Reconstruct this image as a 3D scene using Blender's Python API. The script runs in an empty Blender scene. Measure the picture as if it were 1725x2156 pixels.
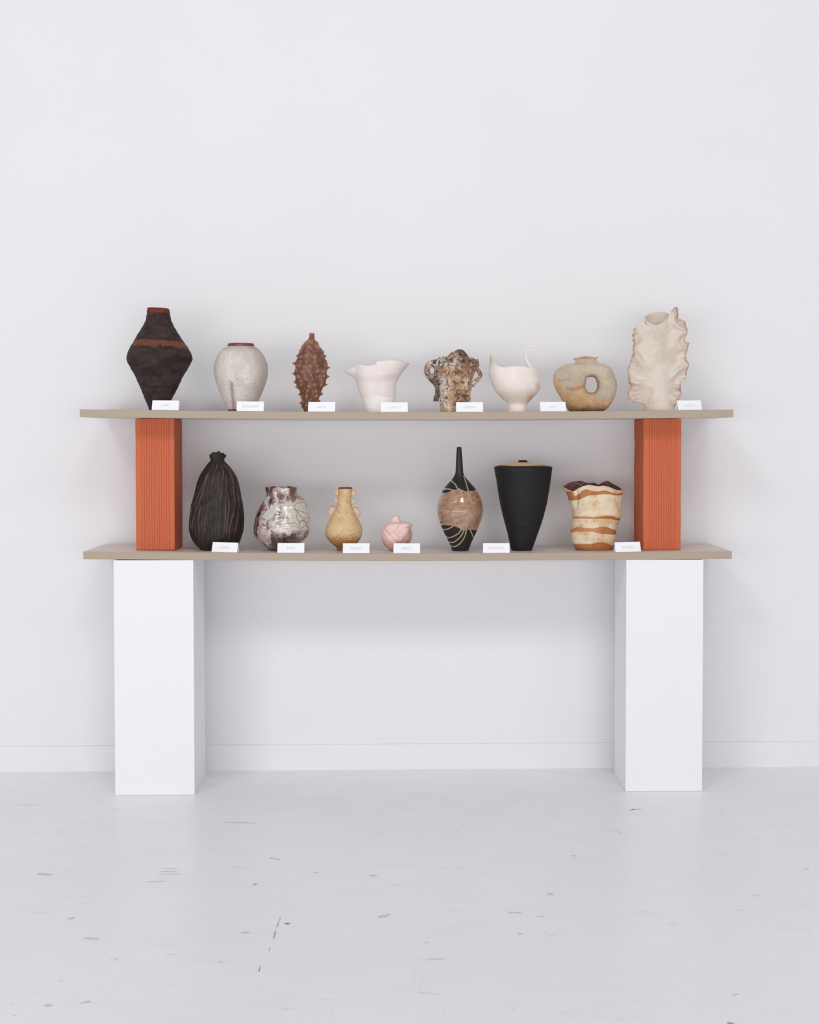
import bpy, math
import numpy as np
from mathutils import Euler, Matrix, Vector

# ------------------------------------------------------------------ camera, world, lights, exposure
W, H = 1725.0, 2156.0
CAM = np.array([0.0, 0.0, 1.338])
PITCH, YAW = 0.030, 0.029
PPX, PPY = 942.0, 1015.0
sc = bpy.context.scene
cd = bpy.data.cameras.new('camera'); cam = bpy.data.objects.new('camera', cd)
sc.collection.objects.link(cam); sc.camera = cam
cd.sensor_fit = 'VERTICAL'; cd.sensor_height = 36.0; cd.sensor_width = 36.0 * W / H; cd.lens = 50.0
cd.shift_x = (W / 2 - PPX) / H; cd.shift_y = (PPY - H / 2) / H
cd.clip_start = 0.05; cd.clip_end = 100
cam.location = CAM; cam.rotation_euler = (math.pi / 2 - PITCH, 0, -YAW)
FPX = 50.0 / 36.0 * H

world = bpy.data.worlds.new('world'); sc.world = world; world.use_nodes = True
wn = world.node_tree.nodes['Background']; wn.inputs[0].default_value = (0.98, 0.975, 1.0, 1); wn.inputs[1].default_value = 0.475

def area(name, loc, target, sx, sy, power, col=(1, 1, 1)):
    ld = bpy.data.lights.new(name, 'AREA'); ld.shape = 'RECTANGLE'; ld.size = sx; ld.size_y = sy
    ld.energy = power; ld.color = col
    lo = bpy.data.objects.new(name, ld); sc.collection.objects.link(lo); lo.location = loc
    d = Vector(target) - Vector(loc); lo.rotation_euler = d.to_track_quat('-Z', 'Y').to_euler()
    return lo
# high windows behind the camera
area('window_light', (-4.4, -2.6, 7.7), (-0.3, 5.5, 1.0), 2.8, 2.1, 165)
area('window_light', (1.6, -2.6, 7.7), (0.0, 5.5, 1.0), 2.4, 2.1, 118)
area('window_light', (6.4, -2.6, 7.7), (0.3, 5.5, 1.0), 2.4, 2.1, 84)
# added wide low fill light from the front, lifts the shadows
area('low_fill_light', (-1.2, -2.4, 1.0), (-0.3, 5.7, 0.8), 10.0, 1.8, 238)

vs = sc.view_settings
vs.view_transform = 'Standard'; vs.look = 'None'; vs.gamma = 1.0; vs.exposure = -0.08; vs.use_curve_mapping = False

# ------------------------------------------------------------------ projection helpers
_R = np.array(Euler((math.pi / 2 - PITCH, 0, -YAW)).to_matrix())
def project(p):
    d = np.asarray(p, float) - CAM; z = -(d @ _R[:, 2])
    return PPX + FPX * (d @ _R[:, 0]) / z, PPY - FPX * (d @ _R[:, 1]) / z, z
def at_depth(px, py, Y):
    d = _R[:, 0] * ((px - PPX) / FPX) + _R[:, 1] * ((PPY - py) / FPX) - _R[:, 2]
    return CAM + d * (Y / d[1])

# ------------------------------------------------------------------ numpy noise
def _h(ix, iy, iz, seed):
    n = (ix * 374761393 + iy * 668265263 + iz * 2147483647 + seed * 974711) & 0xffffffff
    n = ((n ^ (n >> 13)) * 1274126177) & 0xffffffff
    n = ((n ^ (n >> 16)) * 2246822519) & 0xffffffff
    return ((n ^ (n >> 15)) & 0xffffff) / float(0xffffff)
def vnoise(x, y, z, seed=0):
    xi, yi, zi = np.floor(x).astype(np.int64), np.floor(y).astype(np.int64), np.floor(z).astype(np.int64)
    fx, fy, fz = x - xi, y - yi, z - zi
    u, v, w = fx * fx * (3 - 2 * fx), fy * fy * (3 - 2 * fy), fz * fz * (3 - 2 * fz)
    r = 0
    for a in (0, 1):
        for b in (0, 1):
            for c in (0, 1):
                r = r + _h(xi + a, yi + b, zi + c, seed) * (u if a else 1 - u) * (v if b else 1 - v) * (w if c else 1 - w)
    return r * 2 - 1
def fbm(x, y, z, o=4, seed=0):
    r = 0; a = 1; t = 0
    for i in range(o):
        r = r + a * vnoise(x * 2 ** i, y * 2 ** i, z * 2 ** i, seed + 17 * i); t += a; a *= .5
    return r / t
def sstep(a, b, x):
    t = np.clip((x - a) / (b - a), 0, 1); return t * t * (3 - 2 * t)
def lin(c):
    c = np.asarray(c, float) / 255.0
    return np.where(c <= .04045, c / 12.92, ((c + .055) / 1.055) ** 2.4)
def mix(a, b, t):
    t = np.asarray(t)[..., None]; return a * (1 - t) + b * t
def polydist(u, v, pts):
    """distance from points to a polyline, plus signed side"""
    d = np.full(u.shape, 1e9)
    for (x0, y0), (x1, y1) in zip(pts[:-1], pts[1:]):
        dx, dy = x1 - x0, y1 - y0; L = dx * dx + dy * dy + 1e-9
        t = np.clip(((u - x0) * dx + (v - y0) * dy) / L, 0, 1)
        d = np.minimum(d, np.hypot(u - x0 - t * dx, v - y0 - t * dy))
    return d
def curve(u, pts):
    p = sorted(pts); return np.interp(u, [a for a, b in p], [b for a, b in p])

# ------------------------------------------------------------------ materials
MATS = {}
def mat(name, color=None, rough=0.6, noise=0.0, nscale=40, bump=0.0, bscale=60, coat=0.0, spec=0.5, speck=None, stretch=None, sss=0.0, metal=0.0):
    """procedural principled material; color None = the object's own pattern attribute 'pattern'"""
    if name in MATS: return MATS[name]
    m = bpy.data.materials.new(name); m.use_nodes = True; nt = m.node_tree; N = nt.nodes; L = nt.links
    b = N['Principled BSDF']
    b.inputs['Roughness'].default_value = rough; b.inputs['Coat Weight'].default_value = coat; b.inputs['Coat Roughness'].default_value = .06
    b.inputs['Specular IOR Level'].default_value = spec; b.inputs['Metallic'].default_value = metal
    tc = N.new('ShaderNodeTexCoord'); mp = N.new('ShaderNodeMapping'); L.new(tc.outputs['Object'], mp.inputs[0])
    if stretch: mp.inputs['Scale'].default_value = stretch
    if color is None:
        at = N.new('ShaderNodeAttribute'); at.attribute_name = 'pattern'; src = at.outputs['Color']
    else:
        rg = N.new('ShaderNodeRGB'); rg.outputs[0].default_value = tuple(lin(color)) + (1,); src = rg.outputs[0]
    if noise > 0:
        nz = N.new('ShaderNodeTexNoise'); nz.inputs['Scale'].default_value = nscale; nz.inputs['Detail'].default_value = 6
        L.new(mp.outputs[0], nz.inputs['Vector'])
        mr = N.new('ShaderNodeMapRange'); mr.inputs['From Min'].default_value = .25; mr.inputs['From Max'].default_value = .75
        mr.inputs['To Min'].default_value = 1 - noise; mr.inputs['To Max'].default_value = 1 + noise
        L.new(nz.outputs['Fac'], mr.inputs['Value'])
        mx = N.new('ShaderNodeMix'); mx.data_type = 'RGBA'; mx.blend_type = 'MULTIPLY'; mx.inputs['Factor'].default_value = 1
        L.new(src, mx.inputs['A']); L.new(mr.outputs[0], mx.inputs['B']); src = mx.outputs['Result']
    if speck:
        for sscale, thr, colr, amt in speck:
            vo = N.new('ShaderNodeTexVoronoi'); vo.inputs['Scale'].default_value = sscale; L.new(mp.outputs[0], vo.inputs['Vector'])
            n2 = N.new('ShaderNodeTexNoise'); n2.inputs['Scale'].default_value = sscale * .35; L.new(mp.outputs[0], n2.inputs['Vector'])
            ad = N.new('ShaderNodeMath'); ad.operation = 'MULTIPLY_ADD'; ad.inputs[1].default_value = .55; L.new(n2.outputs['Fac'], ad.inputs[0]); L.new(vo.outputs['Distance'], ad.inputs[2])
            r2 = N.new('ShaderNodeMapRange'); r2.inputs['From Min'].default_value = thr; r2.inputs['From Max'].default_value = thr + .1
            r2.inputs['To Min'].default_value = amt; r2.inputs['To Max'].default_value = 0
            L.new(ad.outputs[0], r2.inputs['Value'])
            mx = N.new('ShaderNodeMix'); mx.data_type = 'RGBA'; L.new(r2.outputs[0], mx.inputs['Factor']); L.new(src, mx.inputs['A'])
            mx.inputs['B'].default_value = tuple(lin(colr)) + (1,); src = mx.outputs['Result']
    L.new(src, b.inputs['Base Color'])
    if bump > 0:
        nb = N.new('ShaderNodeTexNoise'); nb.inputs['Scale'].default_value = bscale; nb.inputs['Detail'].default_value = 5
        L.new(mp.outputs[0], nb.inputs['Vector'])
        bp = N.new('ShaderNodeBump'); bp.inputs['Strength'].default_value = bump; bp.inputs['Distance'].default_value = .002
        L.new(nb.outputs['Fac'], bp.inputs['Height']); L.new(bp.outputs[0], b.inputs['Normal'])
    MATS[name] = m; return m

# ------------------------------------------------------------------ object helpers
def link(o, parent=None, loc=None):
    sc.collection.objects.link(o)
    if loc is not None: o.location = loc
    if parent is not None: o.parent = parent
    return o
def mesh_obj(name, V, F, m, parent=None, loc=None, col=None, smooth=True):
    me = bpy.data.meshes.new(name); me.from_pydata(np.asarray(V).tolist(), [], F if isinstance(F, list) else F.tolist())
    me.validate()
    me.polygons.foreach_set('use_smooth', [smooth] * len(me.polygons))
    if col is not None:
        a = me.color_attributes.new('pattern', 'FLOAT_COLOR', 'POINT')
        c4 = np.ones((len(me.vertices), 4), np.float32); c4[:, :3] = np.clip(col, 0, 1); a.data.foreach_set('color', c4.ravel())
    me.materials.append(m); me.update()
    return link(bpy.data.objects.new(name, me), parent, loc)
def tag(o, label=None, cat=None, group=None, kind=None):
    for k, v in (('label', label), ('category', cat), ('group', group), ('kind', kind)):
        if v: o[k] = v
    return o
def thing(name, loc, label, cat, group=None):
    o = bpy.data.objects.new(name, None); o.empty_display_size = .05
    link(o, None, loc); return tag(o, label, cat, group)
def box(x0, x1, y0, y1, z0, z1, bev=0.0):
    """bevelled box as verts/faces"""
    import bmesh
    bm = bmesh.new(); bmesh.ops.create_cube(bm, size=1)
    for v in bm.verts: v.co = Vector(((x0 + x1) / 2 + v.co.x * (x1 - x0), (y0 + y1) / 2 + v.co.y * (y1 - y0), (z0 + z1) / 2 + v.co.z * (z1 - z0)))
    if bev > 0: bmesh.ops.bevel(bm, geom=list(bm.edges), offset=bev, segments=2, profile=.5, affect='EDGES')
    V = [tuple(v.co) for v in bm.verts]; bm.verts.index_update(); F = [[v.index for v in f.verts] for f in bm.faces]; bm.free()
    return V, F

# ------------------------------------------------------------------ setting
Y_WALL, Y_BASE = 5.748, 5.734
def slab(name, x0, x1, y0, y1, z0, z1, m, kind='structure', bev=0.0, parent=None):
    V, F = box(x0, x1, y0, y1, z0, z1, bev); o = mesh_obj(name, V, F, m, parent, smooth=False); o['kind'] = kind; return o
m_wall = mat('wall_paint', (231, 231, 233), .75, noise=.012, nscale=2.5, bump=.06, bscale=180)
slab('wall_back', -6, 6, Y_WALL, Y_WALL + .15, 0, 5.6, m_wall)
m_base = mat('baseboard_paint', (231, 231, 233), .6, noise=.01, nscale=5, bump=.05, bscale=120)
_V, _F = [], []
zt = .1035
prof = [(Y_WALL + .001, 0), (Y_BASE, 0), (Y_BASE, zt - .008), (Y_BASE + .004, zt - .002), (Y_WALL + .001, zt)]
for X in (-6, 6): _V += [(X, y, z) for y, z in prof]
n = len(prof); _F = [[i, (i + 1) % n, n + (i + 1) % n, n + i] for i in range(n)] + [list(range(n)), list(range(2 * n - 1, n - 1, -1))]
tag(mesh_obj('baseboard_back', _V, _F, m_base, smooth=False), kind='structure')

def floor_material():
    m = bpy.data.materials.new('painted_concrete'); m.use_nodes = True; nt = m.node_tree; N = nt.nodes; L = nt.links
    b = N['Principled BSDF']; b.inputs['Roughness'].default_value = .33; b.inputs['Specular IOR Level'].default_value = .35
    tc = N.new('ShaderNodeTexCoord')
    def nz(scale, sx, sy, detail=5, rot=0, rough=.5):
        mp = N.new('ShaderNodeMapping'); mp.inputs['Scale'].default_value = (sx, sy, 1); mp.inputs['Rotation'].default_value = (0, 0, rot); L.new(tc.outputs['Object'], mp.inputs[0])
        t = N.new('ShaderNodeTexNoise'); t.inputs['Scale'].default_value = scale; t.inputs['Detail'].default_value = detail; t.inputs['Roughness'].default_value = rough
        L.new(mp.outputs[0], t.inputs['Vector']); return t.outputs['Fac']
    def ramp(src, a, bb, lo, hi):
        r = N.new('ShaderNodeMapRange'); r.inputs['From Min'].default_value = a; r.inputs['From Max'].default_value = bb
        r.inputs['To Min'].default_value = lo; r.inputs['To Max'].default_value = hi; L.new(src, r.inputs['Value']); return r.outputs[0]
    def mixc(src, fac, colr):
        x = N.new('ShaderNodeMix'); x.data_type = 'RGBA'; L.new(fac, x.inputs['Factor']); x.inputs['B'].default_value = tuple(lin(colr)) + (1,)
        if isinstance(src, tuple): x.inputs['A'].default_value = src
        else: L.new(src, x.inputs['A'])
        return x.outputs['Result']
    def mul(a, c):
        x = N.new('ShaderNodeMath'); x.operation = 'MULTIPLY'; L.new(a, x.inputs[0]); L.new(c, x.inputs[1]); return x.outputs[0]
    base = tuple(lin((238, 237, 241))) + (1,)
    c = mixc(base, ramp(nz(1.3, 1, 1), .35, .7, 0, .5), (233, 232, 237))
    c = mixc(c, ramp(nz(7, .6, 1.6, 8), .5, .75, 0, .45), (229, 229, 233))
    # short smudges left by feet and furniture, sparse
    sm = mul(ramp(nz(9, 1, 4.0, 3), .66, .74, 0, .7), ramp(nz(2.2, 1, 1, 2), .45, .6, 0, 1))
    c = mixc(c, sm, (200, 198, 194))
    sp = mul(ramp(nz(38, 1, 2.2, 2), .70, .75, 0, .8), ramp(nz(1.7, 1, 1, 2, 1.0), .5, .6, .1, 1))
    c = mixc(c, sp, (176, 174, 176))
    # hairline scratches
    for rot, sc_ in ((.1, 5), (1.1, 4), (-.35, 6)):
        t = nz(sc_, 1, 1, 2, rot); a = N.new('ShaderNodeMath'); a.operation = 'SUBTRACT'; L.new(t, a.inputs[0]); a.inputs[1].default_value = .5
        ab = N.new('ShaderNodeMath'); ab.operation = 'ABSOLUTE'; L.new(a.outputs[0], ab.inputs[0])
        hl = mul(ramp(ab.outputs[0], .0, .0018, .6, 0), ramp(nz(3.1, 1, 1, 1, rot + 2), .6, .68, 0, 1))
        c = mixc(c, hl, (175, 175, 178))
    L.new(c, b.inputs['Base Color'])
    L.new(ramp(nz(5, 1, 2, 6), .3, .7, .25, .42), b.inputs['Roughness'])
    bp = N.new('ShaderNodeBump'); bp.inputs['Strength'].default_value = .10; bp.inputs['Distance'].default_value = .002; L.new(nz(30, 1, 1, 6), bp.inputs['Height']); L.new(bp.outputs[0], b.inputs['Normal'])
    return m
floor = mesh_obj('floor', *box(-6, 6, -3.5, Y_WALL + .15, -.12, 0), floor_material(), smooth=False); floor['kind'] = 'structure'

# distinct marks on the floor paint: chips and dragged scuffs (thin paint-deep slivers)
def floor_pt(px, py):
    d = _R[:, 0] * ((px - PPX) / FPX) + _R[:, 1] * ((PPY - py) / FPX) - _R[:, 2]
    return CAM + d * (-CAM[2] / d[2])
def scuff(pts, w, m, seed=1):
    P = np.array([floor_pt(*p) for p in pts]); n = 26
    t = np.linspace(0, len(P) - 1, n); Q = np.stack([np.interp(t, np.arange(len(P)), P[:, k]) for k in range(3)], 1)
    d = np.gradient(Q, axis=0); nrm = np.stack([-d[:, 1], d[:, 0]], 1); nrm /= np.linalg.norm(nrm, axis=1)[:, None] + 1e-9
    tt = np.linspace(0, 1, n); wd = w * (np.sin(np.pi * np.clip(tt, .03, .97)) ** .5) * (.75 + .45 * vnoise(tt * 9, tt * 0, tt * 0, seed))
    V = [(q[0] + s * a[0] * ww, q[1] + s * a[1] * ww, .0004) for q, a, ww in zip(Q, nrm, wd) for s in (-1, 1)]
    F = [[2 * i, 2 * i + 1, 2 * i + 3, 2 * i + 2] for i in range(n - 1)]
    o = mesh_obj('scuff_mark', V, F, m, floor); return o
m_chip = mat('dark_chip', (96, 82, 80), .8); m_scuff = mat('grey_scuff', (168, 167, 168), .7, noise=.2, nscale=60); m_tan = mat('tan_scuff', (210, 208, 202), .7)
for pts, w, m in [([(1324, 1706), (1336, 1704), (1351, 1704)], .0032, m_chip), ([(591, 1930), (586, 1945), (582, 1955)], .002, m_scuff), ([(581, 1958), (576, 1978)], .0022, m_scuff),
                  ([(568, 1995), (567, 2003)], .002, m_scuff), ([(548, 2034), (545, 2046)], .0035, m_scuff), ([(598, 1943), (605, 1945), (612, 1944)], .008, m_scuff),
                  ([(535, 1861), (540, 1863)], .009, m_scuff), ([(340, 1829), (375, 1829)], .003, m_tan), ([(336, 1835), (372, 1835)], .0035, m_tan), ([(338, 1841), (380, 1840)], .003, m_tan), ([(305, 1857), (350, 1855)], .004, m_tan),
                  ([(78, 1839), (108, 1842)], .010, m_tan), ([(470, 1731), (540, 1733)], .006, m_tan), ([(568, 1806), (590, 1810)], .008, m_tan), ([(1070, 1921), (1100, 1922)], .008, m_tan), ([(1130, 1929), (1148, 1930)], .003, m_tan),
                  ([(175, 1975), (210, 1977)], .007, m_tan), ([(142, 1935), (158, 1932)], .012, m_tan), ([(778, 1843), (794, 1844)], .008, m_tan), ([(1152, 1882), (1166, 1883)], .010, m_tan), ([(1202, 1801), (1214, 1803)], .006, m_tan),
                  ([(170, 2112), (192, 2108)], .010, m_tan), ([(95, 2116), (110, 2118)], .012, m_tan), ([(1540, 2096), (1556, 2092)], .004, m_tan), ([(1530, 2154), (1546, 2155)], .008, m_scuff), ([(1584, 1886), (1598, 1886)], .004, m_tan), ([(960, 1749), (963, 1749)], .004, m_scuff), ([(244, 2021), (246, 2021)], .005, m_scuff),
                  ([(505, 1964), (528, 1963)], .007, m_tan), ([(795, 1932), (822, 1925)], .010, m_tan), ([(1512, 1706), (1524, 1706)], .004, m_tan), ([(658, 1836), (670, 1838)], .006, m_tan)]:
    scuff(pts, w, m, seed=int(pts[0][0]))

# ------------------------------------------------------------------ plinths
m_pl = mat('plinth_paint', (237, 237, 239), .5, noise=.006, nscale=3, bump=.04, bscale=90)
def plinth(xl, xr, y, label):
    a = floor_pt(xl, y); b = floor_pt(xr, y); Yf = (a[1] + b[1]) / 2
    X0, X1 = a[0], b[0]; cx = (X0 + X1) / 2
    zt_ = SH_LOW_BOT(cx)
    t = thing('plinth', (cx, Yf, 0), label, 'plinth', 'white plinths under the lower shelf')
    V, F = box(X0 - cx, X1 - cx, 0, .29, .0005, zt_, .0012); mesh_obj('body', V, F, m_pl, t, smooth=False)
    return t

# ------------------------------------------------------------------ shelves
YU0, YU1 = 5.325, 5.71      # upper shelf front and back
YL0, YL1 = 5.345, 5.73      # lower shelf front and back
TH = .0285
U_TOP = [(168, 862), (235, 862.3), (310, 863.6), (390, 864.4), (490, 865.2), (570, 866.1), (640, 866.7), (780, 867.4), (875, 867.6), (1030, 867.2), (1130, 866.5), (1210, 866), (1330, 864.9), (1415, 864.2), (1480, 863.3), (1544.6, 862.4)]
L_TOP = [(175, 1161.3), (325, 1162.6), (450, 1163.4), (600, 1164.4), (750, 1165), (900, 1165.2), (1050, 1164.7), (1200, 1163.6), (1350, 1162.2), (1541.5, 1161)]
def shelf_z(tab, Y):
    P = np.array([at_depth(px, py, Y) for px, py in tab]); c = np.polyfit(P[:, 0], P[:, 2], 4)
    return P[0, 0], P[-1, 0], (lambda X: float(np.polyval(c, X)))
UX0, UX1, ZU = shelf_z(U_TOP, YU0)
LX0, LX1, ZL = shelf_z(L_TOP, YL0)
SH_LOW_BOT = lambda X: min(ZL(X - .15), ZL(X), ZL(X + .15)) - TH - .0003
m_mdf = mat('fibreboard', (174, 159, 142), .5, noise=.12, nscale=420, bump=.1, bscale=500, spec=.3)
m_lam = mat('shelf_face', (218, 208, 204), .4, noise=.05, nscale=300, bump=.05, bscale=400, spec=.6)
def shelf(x0, x1, y0, y1, Z, label, name='shelf_board'):
    n = 60; b = .0012; V = []; F = []
    pr = [(y0 + b, 0), (y1 - b, 0), (y1, -b), (y1, -TH + b), (y1 - b, -TH), (y0 + b, -TH), (y0, -TH + b), (y0, -b)]
    cx = (x0 + x1) / 2; zc = Z(cx) - TH
    for i in range(n + 1):
        X = x0 + (x1 - x0) * i / n
        V += [(X - cx, y - y0, Z(X) + z - zc) for y, z in pr]
    k = len(pr)
    for i in range(n): F += [[i * k + j, i * k + (j + 1) % k, (i + 1) * k + (j + 1) % k, (i + 1) * k + j] for j in range(k)]
    F += [list(range(k)), [n * k + j for j in range(k - 1, -1, -1)]]
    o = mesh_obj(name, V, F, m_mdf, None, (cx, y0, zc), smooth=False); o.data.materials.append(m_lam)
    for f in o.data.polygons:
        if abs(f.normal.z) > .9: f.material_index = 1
    return tag(o, label, 'shelf', 'taupe shelf boards')
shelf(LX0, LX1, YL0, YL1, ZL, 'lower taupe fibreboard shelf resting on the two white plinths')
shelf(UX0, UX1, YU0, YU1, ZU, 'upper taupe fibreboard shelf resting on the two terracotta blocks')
plinth(243, 409.4, 1674.3, 'tall white plinth on the left under the lower shelf')
plinth(1317, 1479.5, 1666.2, 'tall white plinth on the right under the lower shelf')

# ------------------------------------------------------------------ terracotta blocks
m_terra = mat('terracotta', (200, 108, 76), .85, noise=.20, nscale=300, bump=.35, bscale=320, spec=.2, speck=[(210, .34, (150, 70, 44), .7), (90, .24, (232, 150, 120), .5)])
def block(pxl, pxr, side, label):
    Yf = 5.42; D = .205
    a = at_depth(pxl, 1000, Yf)[0]; b = at_depth(pxr, 1000, Yf)[0]; w = b - a; cx = (a + b) / 2
    z0 = max(ZL(a), ZL(b)); z1 = min(ZU(a), ZU(b)) - TH - .0003
    hw = w / 2; c = .0025; pts = []
    def face_y(x): return 0.0
    # cross-section: chamfered rectangle whose front and back have twelve vertical score lines
    ng = 12; gx0, gx1 = -hw + w * .175, hw - w * .135
    front = [(-hw + c, 0)]
    for g in range(ng):
        x = gx0 + (gx1 - gx0) * g / (ng - 1)
        front += [(x - .0013, 0), (x - .0006, .0017), (x + .0006, .0017), (x + .0013, 0)]
    front += [(hw - c, 0), (hw, c)]
    back = [(-x, D - y) for x, y in front]
    poly = front + back
    n = len(poly); V = []; F = []; nz = 40
    zs = [0, .0025] + list(np.linspace(.01, (z1 - z0) - .01, nz)) + [(z1 - z0) - .0025, z1 - z0]
    for zi, z in enumerate(zs):
        ins = .0022 if zi in (0, len(zs) - 1) else 0
        for x, y in poly:
            wob = (.0002 if side > 0 else .0008) * math.sin(z * 37 + x * 5) * (1 if x < 0 else -.6)
            V.append((x * (1 - ins / hw) + (wob if abs(x) > hw * .9 else 0), ins + y * (1 - 2 * ins / D), z))
    for i in range(len(zs) - 1): F += [[i * n + j, i * n + (j + 1) % n, (i + 1) * n + (j + 1) % n, (i + 1) * n + j] for j in range(n)]
    F += [list(range(n - 1, -1, -1)), [(len(zs) - 1) * n + j for j in range(n)]]
    o = mesh_obj('terracotta_block', V, F, m_terra, None, (cx, Yf, z0 + .0001), smooth=False)
    tag(o, label, 'block', 'terracotta blocks between the shelves')
block(284.4, 367.3, 1, 'ribbed terracotta block standing left of the black ribbed gourd vase')
block(1353.8, 1434.4, -1, 'ribbed terracotta block standing right of the orange striped vase')

# ------------------------------------------------------------------ place cards
m_card = mat('card_paper', (243, 243, 247), .7)
m_ink = mat('grey_ink', (172, 172, 180), .8)
def text_mesh(txt, size):
    cu = bpy.data.curves.new('txt', 'FONT'); cu.body = txt; cu.size = size; cu.align_x = 'CENTER'; cu.align_y = 'CENTER'; cu.space_line = .95
    o = bpy.data.objects.new('txt', cu); sc.collection.objects.link(o)
    dg = bpy.context.evaluated_depsgraph_get(); dg.update(); me = bpy.data.meshes.new_from_object(o.evaluated_get(dg))
    V = np.array([v.co[:] for v in me.vertices]); F = [list(p.vertices) for p in me.polygons]
    bpy.data.objects.remove(o); bpy.data.curves.remove(cu); bpy.data.meshes.remove(me); return V, F
def card(pxl, pxr, yaw, upper, txt, label, tilt=.0125, hh=.0362):
    Y0 = (YU0 if upper else YL0) + .0015; Zf = ZU if upper else ZL
    pm = (pxl + pxr) / 2; w = .1005; a = math.radians(yaw)
    X = at_depth(pm, 900, Y0 + abs(math.sin(a)) * w / 2)[0]
    t = thing('place_card', (X, Y0 + abs(math.sin(a)) * w / 2 + .0005, max(Zf(X - .05), Zf(X + .05)) + .0002), label, 'card', 'folded white place cards along the shelf edges')
    t.rotation_euler = (0, math.atan((Zf(X - .05) - Zf(X + .05)) / .1), -a)
    th = .0005; hw = w / 2; z = hh
    # folded card: front flap and back flap, an inverted V with paper thickness
    sec_o = [(0, 0), (tilt, z), (2 * tilt, 0)]; sec_i = [(2 * tilt - th, 0), (tilt, z - th * 3), (th, 0)]
    sec = sec_o + sec_i; V = [(x, y, zz) for x in (-hw, hw) for y, zz in sec]; n = 6
    F = [[0, 1, n + 1, n], [1, 2, n + 2, n + 1], [2, 3, n + 3, n + 2], [3, 4, n + 4, n + 3], [4, 5, n + 5, n + 4], [5, 0, n, n + 5],
         [0, 5, 4, 1], [1, 4, 3, 2], [n, n + 1, n + 4, n + 5], [n + 1, n + 2, n + 3, n + 4]]
    mesh_obj('folded_card', V, F, m_card, t, smooth=False)
    V, F = text_mesh(txt, .0058)
    # lay the print on the front flap
    L_ = math.hypot(tilt, z); uy, uz = tilt / L_, z / L_
    q = V[:, 1] + L_ * .50
    P = np.stack([V[:, 0] * .95, q * uy - .00015, q * uz], 1)
    mesh_obj('printed_text', P, F, m_ink, t, smooth=False)
card(319, 376.5, 4, 1, 'm. 17s0n\nugoh_ nneut  m.', 'white card in front of the tall dark vase with orange band')
card(498.3, 555.5, 0, 1, 'aunara esk uerncnt snnsgaupt\n@atnolfranutlyr_uneren s', 'white card in front of the speckled grey jar')
card(648.6, 705.5, 3, 1, 'z i7uu1 7is-u\n@ cuui_ incnal', 'white card in front of the spiky brown bottle')
card(802.3, 859, -3, 1, 'cuu iuir\n@cuuuoau_oini_0x1 9', 'white card in front of the torn rim blush bowl')
card(961, 1017.5, 0, 1, 'n iusaui juoria di\n@nrusnuna jsnocai 01', 'white card in front of the coral textured brown vase')
card(1138, 1194, -11, 1, 'n luy uner\n@ _uci 7 un_', 'white card slanted before the grey green ring vase')
card(1427, 1481, -17, 1, 'aut nu iuiin\n@ 1. unuuseuacl _7 uad', 'white card right of the tall cream ruffled sculpture')
card(443, 499, 13, 0, 'oeuu. ai7n07\n@uuuunaaru 7iuunl', 'white card slanted before the black ribbed gourd vase')
card(583, 640, 0, 0, '_vuiun rauuai 7\n@ iu.uuauarni', 'white card in front of the glossy marbled jar')
card(721.3, 778, -1, 0, 'suntmuoia ulrua\n@ i7uyyin  aeuuri l', 'white card in front of the yellow jug with six flanges')
card(828.3, 884.2, 4, 0, 'iuneuk  anuucu\n@ uneni 0isunu m', 'white card in front of the small pink wrapped pot')
card(1018, 1073.6, 1, 0, '_usu or snoynas, inanni s\n@ uosnn i_unionuunnoaty', 'white card between the long necked bottle and black tapered vase')
card(1296.5, 1352.5, -9, 0, 'raau soia 7ruc aar\n@wnuuuona cuacuuf', 'white card right of the orange striped vase')

# ------------------------------------------------------------------ pottery tools
class Frame:
    """local frame of a pot: crop-pixel coordinates -> metres around the base centre"""
    def __init__(s, ox, oy, k, cx, upper, Y=None):
        s.ox, s.oy, s.k = ox, oy, k
        s.Y = Y or (5.45 if upper else 5.475)
        Zf = ZU if upper else ZL
        px = ox + cx / k; X = at_depth(px, 900 if upper else 1100, s.Y)[0]
        s.base = np.array([X, s.Y, max(Zf(X), Zf(X - .05), Zf(X + .05)) + .0003])
        bx, by, z = project(s.base); s.s = z / FPX / k       # metres per crop pixel
        s.cx = (bx - ox) * k; s.cy = (by - oy) * k
        s.cx = cx; s.up = upper
    def x(s, cx): return (cx - s.cx) * s.s
    def z(s, cy): return np.maximum((s.cy - np.asarray(cy, float)) * s.s, 0)
def smooth1(a, k, periodic=False):
    if k < 1: return a
    g = np.exp(-np.linspace(-2, 2, 2 * k + 1) ** 2); g /= g.sum()
    p = np.concatenate([a[-k:], a, a[:k]]) if periodic else np.concatenate([2 * a[0] - a[k:0:-1], a, 2 * a[-1] - a[-2:-k - 2:-1]])
    return np.convolve(p, g, 'valid')
def grid_faces(nv, nt, flip=False):
    i = np.arange(nv - 1)[:, None] * nt; j = np.arange(nt)[None, :]; j2 = (j + 1) % nt
    q = np.stack([i + j, i + j2, i + nt + j2, i + nt + j], -1).reshape(-1, 4)
    return q[:, ::-1] if flip else q
def profile(fr, rows, n, sm=2):
    """rows (y, xl, xr) top to bottom in crop px -> resampled arrays, bottom to top"""
    R = np.array(sorted(rows, key=lambda r: r[0]), float)[::-1]
    y = R[:, 0]; c = (R[:, 1] + R[:, 2]) / 2; r = (R[:, 2] - R[:, 1]) / 2
    L = np.concatenate([[0], np.cumsum(np.hypot(np.diff(y), np.diff(r)) + 1e-6)]); t = np.linspace(0, L[-1], n)
    f = lambda a: smooth1(np.interp(t, L, a), sm)
    yy = f(y); yy[0] = y[0]; return yy, f(c), f(r)
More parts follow.
